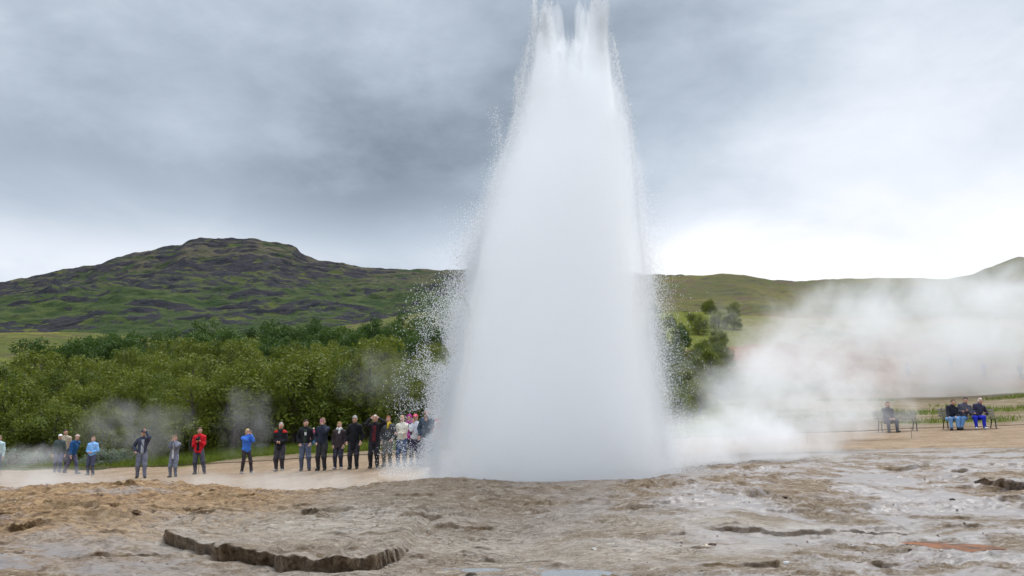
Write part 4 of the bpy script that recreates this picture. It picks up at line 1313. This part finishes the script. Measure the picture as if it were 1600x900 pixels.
# ---- loose stones on the sinter
def ground_z_exact(x, y):
    dz, _, _ = near_detail(np.array([x]), np.array([y])); return hz(x, y) + float(dz[0])
for px, py, s, col, lab in ((929, 862, .028, (.62, .58, .52), 'pale angular pebble lying on the cream sinter'), (1112, 853, .028, (.08, .05, .03), 'dark brown stone chip beside a second pale chip'),
                            (1104, 854, .025, (.6, .5, .38), 'pale stone chip beside the dark brown chip'), (1228, 880, .022, (.62, .62, .62), 'small white pebble below a crescent shaped ledge'),
                            (737, 896, .035, (.07, .055, .04), 'dark stone standing in the shallow pool'), (1226, 778, .03, (.09, .06, .045), 'lone dark pebble on the bare beige crest of the sinter'),
                            (1488, 781, .035, (.07, .05, .04), 'dark pebble on the wet sinter below the long ledge'), (212, 803, .045, (.10, .06, .03), 'dark brown stone on the ochre crust')):
    g = ground_hit(px, py); rg = np.random.default_rng(int(px))
    nlat, nlon = 7, 10
    V = []
    for i in range(nlat):
        for j in range(nlon):
            a, b = math.pi * (i + .02) / (nlat - .96), 2 * math.pi * j / nlon
            r = 1 + .28 * rg.normal() * math.sin(a)
            V.append((s * 1.5 * r * math.sin(a) * math.cos(b), s * r * math.sin(a) * math.sin(b), s * .75 * r * math.cos(a)))
    Fs = [(i * nlon + j, (i + 1) * nlon + j, (i + 1) * nlon + (j + 1) % nlon, i * nlon + (j + 1) % nlon) for i in range(nlat - 1) for j in range(nlon)]
    link('stone', quads('stone', V, Fs, [simple('stone', col, .85, .3, 25)], smooth=False), loc=(g[0], g[1], ground_z_exact(g[0], g[1]) + s * .35), label=lab, category='stone')
# ------------------------------------------------------------------ geyser
def vol_mat(name, density, aniso=0.0, col=(1, 1, 1)):
    m, t = mat(name)
    v = t.n('ShaderNodeVolumeScatter'); v.inputs['Color'].default_value = (*col, 1)
    v.inputs['Density'].default_value = density; v.inputs['Anisotropy'].default_value = aniso
    o = t.n('ShaderNodeOutputMaterial'); t.l(v.outputs[0], o.inputs['Volume'])
    return m
# column outline: height row in the photo -> left and right edge
ROWS = [(775, 672, 1052), (745, 678, 1044), (700, 694, 1032), (640, 706, 1025), (580, 716, 1018), (500, 728, 1010), (430, 741, 1004), (370, 753, 998), (320, 766, 994), (290, 772, 993), (250, 786, 989), (220, 797, 987), (190, 803, 982), (150, 812, 974), (100, 821, 964), (60, 827, 957), (25, 832, 951), (0, 836, 947), (-25, 842, 941)]
RZ, RC, RW = [], [], []
for py, l, r in ROWS:
    a, b = at(l, py, GEY[1]), at(r, py, GEY[1])
    RZ.append(a[2]); RC.append((a[0] + b[0]) / 2); RW.append((b[0] - a[0]) / 2)
RZ, RC, RW = map(np.array, (RZ, RC, RW))
def col_c(z): return np.interp(z, RZ, RC)
def col_w(z): return np.interp(z, RZ, RW)
ZTOP, ZBOT = RZ[-1], RZ[0]
gey = link('geyser', None, loc=(GEY[0], GEY[1], GEY[2]), label='tall white column of boiling water and spray bursting from the vent', category='geyser')
GB = np.array(gey.location)

def hull(name, k, zt, m, seed, ragged, zb=None):
    nz, na = 130, 110
    zb = ZBOT - .2 if zb is None else zb
    V = []
    th = np.linspace(0, 2 * np.pi, na, endpoint=False)
    tops = zt + ragged * fbm(np.cos(th) * 1.8 + 5, np.sin(th) * 1.8, 4, seed) * 1.3
    for i in range(nz):
        t = i / (nz - 1)
        z = zb + (tops - zb) * t
        w = col_w(z) * k
        close = 1 - sstep(np.full(na, t), .90, 1.0) * .9
        nn = fbm(np.cos(th) * 2.2 + 9, np.sin(th) * 2.2 + z * .35, 5, seed + 3, .6) * .13 + fbm(np.cos(th) * 9, np.sin(th) * 9 + z * 1.2, 3, seed + 5) * .035
        r = w * (1 + nn) * close
        V.append(np.stack([col_c(z) + np.cos(th) * r, GEY[1] + np.sin(th) * r * .9, z], 1))
    V = np.concatenate(V)
    i = (np.arange(nz - 1)[:, None] * na + np.arange(na)[None]); j = (np.arange(nz - 1)[:, None] * na + (np.arange(na)[None] + 1) % na)
    Q = np.stack([i.ravel(), j.ravel(), (j + na).ravel(), (i + na).ravel()], 1)
    n0 = len(V)
    cb = np.array([[col_c(zb), GEY[1], zb], [col_c(zt), GEY[1], V[-na:, 2].mean()]])
    V = np.concatenate([V, cb])
    flat = list(Q.ravel()); sz = [4] * len(Q)
    for a in range(na):
        b = (a + 1) % na
        flat += [n0, b, a]; sz.append(3)
        flat += [n0 + 1, (nz - 1) * na + a, (nz - 1) * na + b]; sz.append(3)
    return link(name, mesh_np(name, V - GB, flat, sz, [m]), gey)
hull('water_column', .60, ZTOP - 1.75, vol_mat('dense_water_mist', .35), 201, .8)
for k_, top_, dens_, sd_, rg_ in ((.72, 1.6, .5, 206, .8), (.83, 1.5, .65, 211, .8), (.92, 1.45, .55, 214, .8)):
    hull('mist_sheath', k_, ZTOP - top_, vol_mat('water_mist', dens_), sd_, rg_)
for k_, top_, dens_, sd_ in ((1.00, 1.8, .42, 216), (1.07, 2.6, .26, 219), (1.15, 3.6, .14, 221), (1.25, 5.2, .07, 224)):
    hull('fine_spray', k_, ZTOP - top_, vol_mat('spray_mist', dens_), sd_, .6)

def jet(px0, py0, px1, py1, r0, r1, dens, seed, dy=0.0):
    a, b = at(px0, py0, GEY[1] + dy), at(px1, py1, GEY[1] + dy)
    n, na = 40, 20
    V = []; th = np.linspace(0, 2 * np.pi, na, endpoint=False)
    for i in range(n):
        t = i / (n - 1)
        c = a + (b - a) * t
        r = (r0 + (r1 - r0) * t) * (1 - .85 * sstep(np.array(t), .85, 1)) * (1 + .35 * fbm(np.cos(th) * 1.5 + seed, np.sin(th) * 1.5 + t * 7, 4, seed))
        V.append(np.stack([c[0] + np.cos(th) * r, c[1] + np.sin(th) * r, np.full(na, c[2])], 1))
    V = np.concatenate(V)
    i = (np.arange(n - 1)[:, None] * na + np.arange(na)[None]); j = (np.arange(n - 1)[:, None] * na + (np.arange(na)[None] + 1) % na)
    Q = np.stack([i.ravel(), j.ravel(), (j + na).ravel(), (i + na).ravel()], 1)
    flat = list(Q.ravel()) + list(range(na))[::-1] + list(range((n - 1) * na, n * na)); sz = [4] * len(Q) + [na, na]
    link('jet', mesh_np('jet', V - GB, flat, sz, [vol_mat('jet_mist', dens)]), gey)
_jr = random.Random(5)
for px0, px1, top, n_, d0 in ((838, 868, 0, 8, 1.0), (908, 946, -4, 9, 1.0), (868, 908, 42, 6, .8)):
    for k_ in range(n_):
        x_ = px0 + (px1 - px0) * (k_ + _jr.uniform(.1, .9)) / n_
        jet(x_ + (892 - x_) * .05, _jr.uniform(130, 190), x_ + _jr.uniform(-5, 5), top + _jr.uniform(-4, 46) * (.3 if k_ % 3 == 1 else 1), _jr.uniform(.20, .34), _jr.uniform(.04, .11), d0 * _jr.uniform(1.4, 2.8), 301 + k_ + px0, _jr.uniform(-.35, .35))

def build_drops():
    rg = np.random.default_rng(901)
    P, S = [], []
    def add(p, s): P.append(p); S.append(s)
    # body and fringe of the column
    n = 42000
    z = ZBOT + (ZTOP - 1.5 - ZBOT) * rg.random(n) ** 1.1
    th = np.where(rg.random(n) < .5, 0, np.pi) + rg.normal(0, .42, n)
    q = 1 - np.abs(rg.normal(0, .12, n)); out = rg.random(n) < .93
    ext = rg.exponential(.085, n) * (1 + 1.5 * np.clip(fbm(np.cos(th) * 2 + 3, z * .8, 3, 401), -.5, 1))
    low = np.clip((9.0 - z) / 7.0, 0.25, 1)
    q = np.where(out, 1 + ext * low, q)
    w = col_w(z)
    add(np.stack([col_c(z) + np.cos(th) * w * q, GEY[1] + np.sin(th) * w * q * .9, z], 1), rg.uniform(.0025, .0065, n))
    # left-hand shower of falling drops
    n = 84000
    z = at(700, 745, 17)[2] + (at(700, 300, 17)[2] - at(700, 745, 17)[2]) * rg.beta(1.3, 2.0, n)
    w = col_w(z); s = rg.gamma(1.7, .22, n) * (.55 + .45 * np.clip((7.0 - z) / 3.0, 0, 1))
    keep = (fbm(s * 2 + 3, z * 1.1, 4, 411) > -.12) & (s < 1.5); z, w, s = z[keep], w[keep], s[keep]
    n = len(z)
    add(np.stack([col_c(z) - w * .95 - s, GEY[1] + rg.normal(0, .7, n), z], 1), rg.uniform(.0022, .0062, n) * (1 + .15 * s))
    # right-hand fine spray
    n = 36000
    z = at(1040, 740, 17)[2] + (at(1000, 280, 17)[2] - at(1040, 740, 17)[2]) * rg.beta(1.2, 1.8, n); w = col_w(z); s = rg.gamma(1.5, .15, n)
    add(np.stack([col_c(z) + w * .95 + s, GEY[1] + rg.normal(0, .7, n), z], 1), rg.uniform(.0024, .0055, n))
    # thrown streaks left of the upper column and at the crown
    for px0, py0, px1, py1, k, sg in ((772, 170, 800, 330, 2600, .09), (800, 200, 812, 300, 1500, .08), (780, 240, 770, 380, 3200, .16), (760, 330, 735, 430, 4000, .20)):
        a, b = at(px0, py0, GEY[1]), at(px1, py1, GEY[1]); t = rg.random(k) ** .7
        add(a + (b - a) * t[:, None] + rg.normal(0, sg, (k, 3)), rg.uniform(.0028, .0065, k))
    for px0, px1, py, k in ((834, 866, 2, 9000), (908, 946, -2, 11000), (866, 908, 55, 6000), (948, 985, 150, 2500), (806, 832, 110, 3000)):
        for f in range(7):        # each head of water breaks into fingers
            kk = k // 7; x_ = rg.uniform(px0, px1)
            a = np.repeat(at(x_, py + rg.uniform(-6, 34), GEY[1])[None], kk, 0)
            dn = rg.exponential(.75, kk)
            a[:, 2] -= dn; a[:, 1] += rg.normal(0, .22, kk); a[:, 0] += rg.normal(0, 1, kk) * (.022 + .06 * dn)
            add(a, rg.uniform(.0028, .0065, kk))
    P = np.concatenate(P); S = np.concatenate(S)
    n = len(P)
    O = np.array([(1, 1, 1), (-1, -1, 1), (-1, 1, -1), (1, -1, -1)], float) * .9
    A_ = rg.normal(0, 1, (n, 3)); A_ /= np.linalg.norm(A_, axis=1)[:, None]
    B_ = np.cross(A_, rg.normal(0, 1, (n, 3))); B_ /= np.linalg.norm(B_, axis=1)[:, None]
    C_ = np.cross(A_, B_)
    loc = O[None, :, 0, None] * A_[:, None] + O[None, :, 1, None] * B_[:, None] + O[None, :, 2, None] * C_[:, None]
    loc *= S[:, None, None]
    loc[:, :, 2] *= rg.uniform(1.0, 1.7, n)[:, None]
    V = (P[:, None] + loc).reshape(-1, 3)
    T = np.array([(0, 1, 2), (0, 3, 1), (0, 2, 3), (1, 3, 2)])
    Fc = (np.arange(n)[:, None, None] * 4 + T[None]).reshape(-1, 3)
    m, t = mat('water_drop')
    d = t.n('ShaderNodeBsdfPrincipled'); d.inputs['Base Color'].default_value = (.97, .98, .99, 1); d.inputs['Roughness'].default_value = .3
    tr = t.n('ShaderNodeBsdfTranslucent'); tr.inputs[0].default_value = (.97, .98, .99, 1)
    mx = t.n('ShaderNodeMixShader'); mx.inputs[0].default_value = .5
    t.l(d.outputs[0], mx.inputs[1]); t.l(tr.outputs[0], mx.inputs[2]); finish(t, mx.outputs[0])
    link('water_drops', quads('water_drops', V - GB, Fc, [m]), gey, kind='stuff')
build_drops()

# ------------------------------------------------------------------ steam
def steam(label, c, r, dens, scale=.6, thr=.42, seed=0.0, soft=.25, stretch=(1, 1, 1), yaw=0.0):
    nlat, nlon = 14, 24
    V = [(0, 0, 1)]
    for i in range(1, nlat):
        for j in range(nlon):
            a, b = math.pi * i / nlat, 2 * math.pi * j / nlon
            V.append((math.sin(a) * math.cos(b), math.sin(a) * math.sin(b), math.cos(a)))
    V.append((0, 0, -1)); V = np.array(V) * np.array(r)
    flat, sz = [], []
    for j in range(nlon):
        k = (j + 1) % nlon
        flat += [0, 1 + j, 1 + k]; sz.append(3)
        o = 1 + (nlat - 2) * nlon
        flat += [len(V) - 1, o + k, o + j]; sz.append(3)
    for i in range(nlat - 2):
        for j in range(nlon):
            k = (j + 1) % nlon; o = 1 + i * nlon
            flat += [o + j, o + nlon + j, o + nlon + k, o + k]; sz.append(4)
    m, t = mat('steam')
    p = t.n('ShaderNodeTexCoord').outputs['Object']
    q = t.vm('DIVIDE', p, tuple(r))
    rr = t.vm('LENGTH', q, out=1)
    fall = t.rng(rr, .25, 1.0, 1.0, 0.0)
    pp = t.mapping(p, stretch, (seed, seed * .7, -seed))
    nz = t.noise(pp, scale, 6, .6, .35)
    f = t.m('ADD', nz, t.m('MULTIPLY', t.m('SUBTRACT', fall, 1.0), .45))
    dn = t.m('MULTIPLY', t.rng(f, thr - soft, thr + soft), fall)
    v = t.n('ShaderNodeVolumeScatter'); v.inputs['Color'].default_value = (1, 1, 1, 1); v.inputs['Anisotropy'].default_value = .1
    t.l(t.m('MULTIPLY', dn, dens), v.inputs['Density'])
    o = t.n('ShaderNodeOutputMaterial'); t.l(v.outputs[0], o.inputs['Volume'])
    ob = link('steam', mesh_np('steam', V, flat, sz, [m]), loc=c, kind='stuff', label=label, category='steam')
    ob.rotation_euler = (0, 0, R(yaw))
    return ob
def sc(px, py, Y): return at(px, py, Y)
L0 = 'white steam drifting from the vent over the path towards the benches'
steam(L0, sc(1125, 692, 19.5), (5.2, 2.4, 1.9), 1.0, .9, .46, 1.0, .15)
steam(L0, sc(1215, 620, 24), (5.6, 2.6, 3.5), .55, .75, .46, 5.0, .13)
steam(L0, sc(1345, 640, 30.5), (4.4, 1.8, 2.6), .38, .8, .46, 7.0, .15)
steam('pale steam billowing high in front of the hillside', sc(1270, 560, 44), (10.5, 4.5, 7.8), .23, .42, .45, 9.0, .14)
steam('thin steam veil spreading over the red clay slope', sc(1500, 525, 66), (23, 8, 12.5), .24, .24, .40, 13.0, .15)
steam('white mist rolling off the foot of the water column towards the spectators', sc(655, 738, 19.5), (2.0, 1.3, .75), .7, 1.0, .44, 41.0, .16)
steam('low steam lying in the hollow before the spectators', sc(430, 757, 21.5), (7.5, 1.9, .75), .34, 1.0, .46, 17.0, .16)
steam('low steam lying in the hollow at the foot of the walking trio', sc(40, 752, 25), (6.5, 2.2, .9), .38, 1.0, .45, 21.0, .16)
steam('broad wisp of steam rising before the dark wood', sc(215, 672, 33), (4.6, 1.1, 2.3), .22, .9, .47, 25.0, .16)
steam('narrow wisp of steam rising before the wood behind the cobalt jacket', sc(385, 655, 33.5), (2.6, .9, 2.9), .20, .9, .48, 29.0, .16)
steam('low wisp of steam over the silvery shrubs', sc(50, 712, 33.5), (2.8, .9, 1.0), .6, .9, .46, 33.0)
steam('faint steam hanging before the wood beside the spray', sc(590, 590, 38), (4.2, 1.2, 2.8), .11, .7, .47, 37.0, .16)
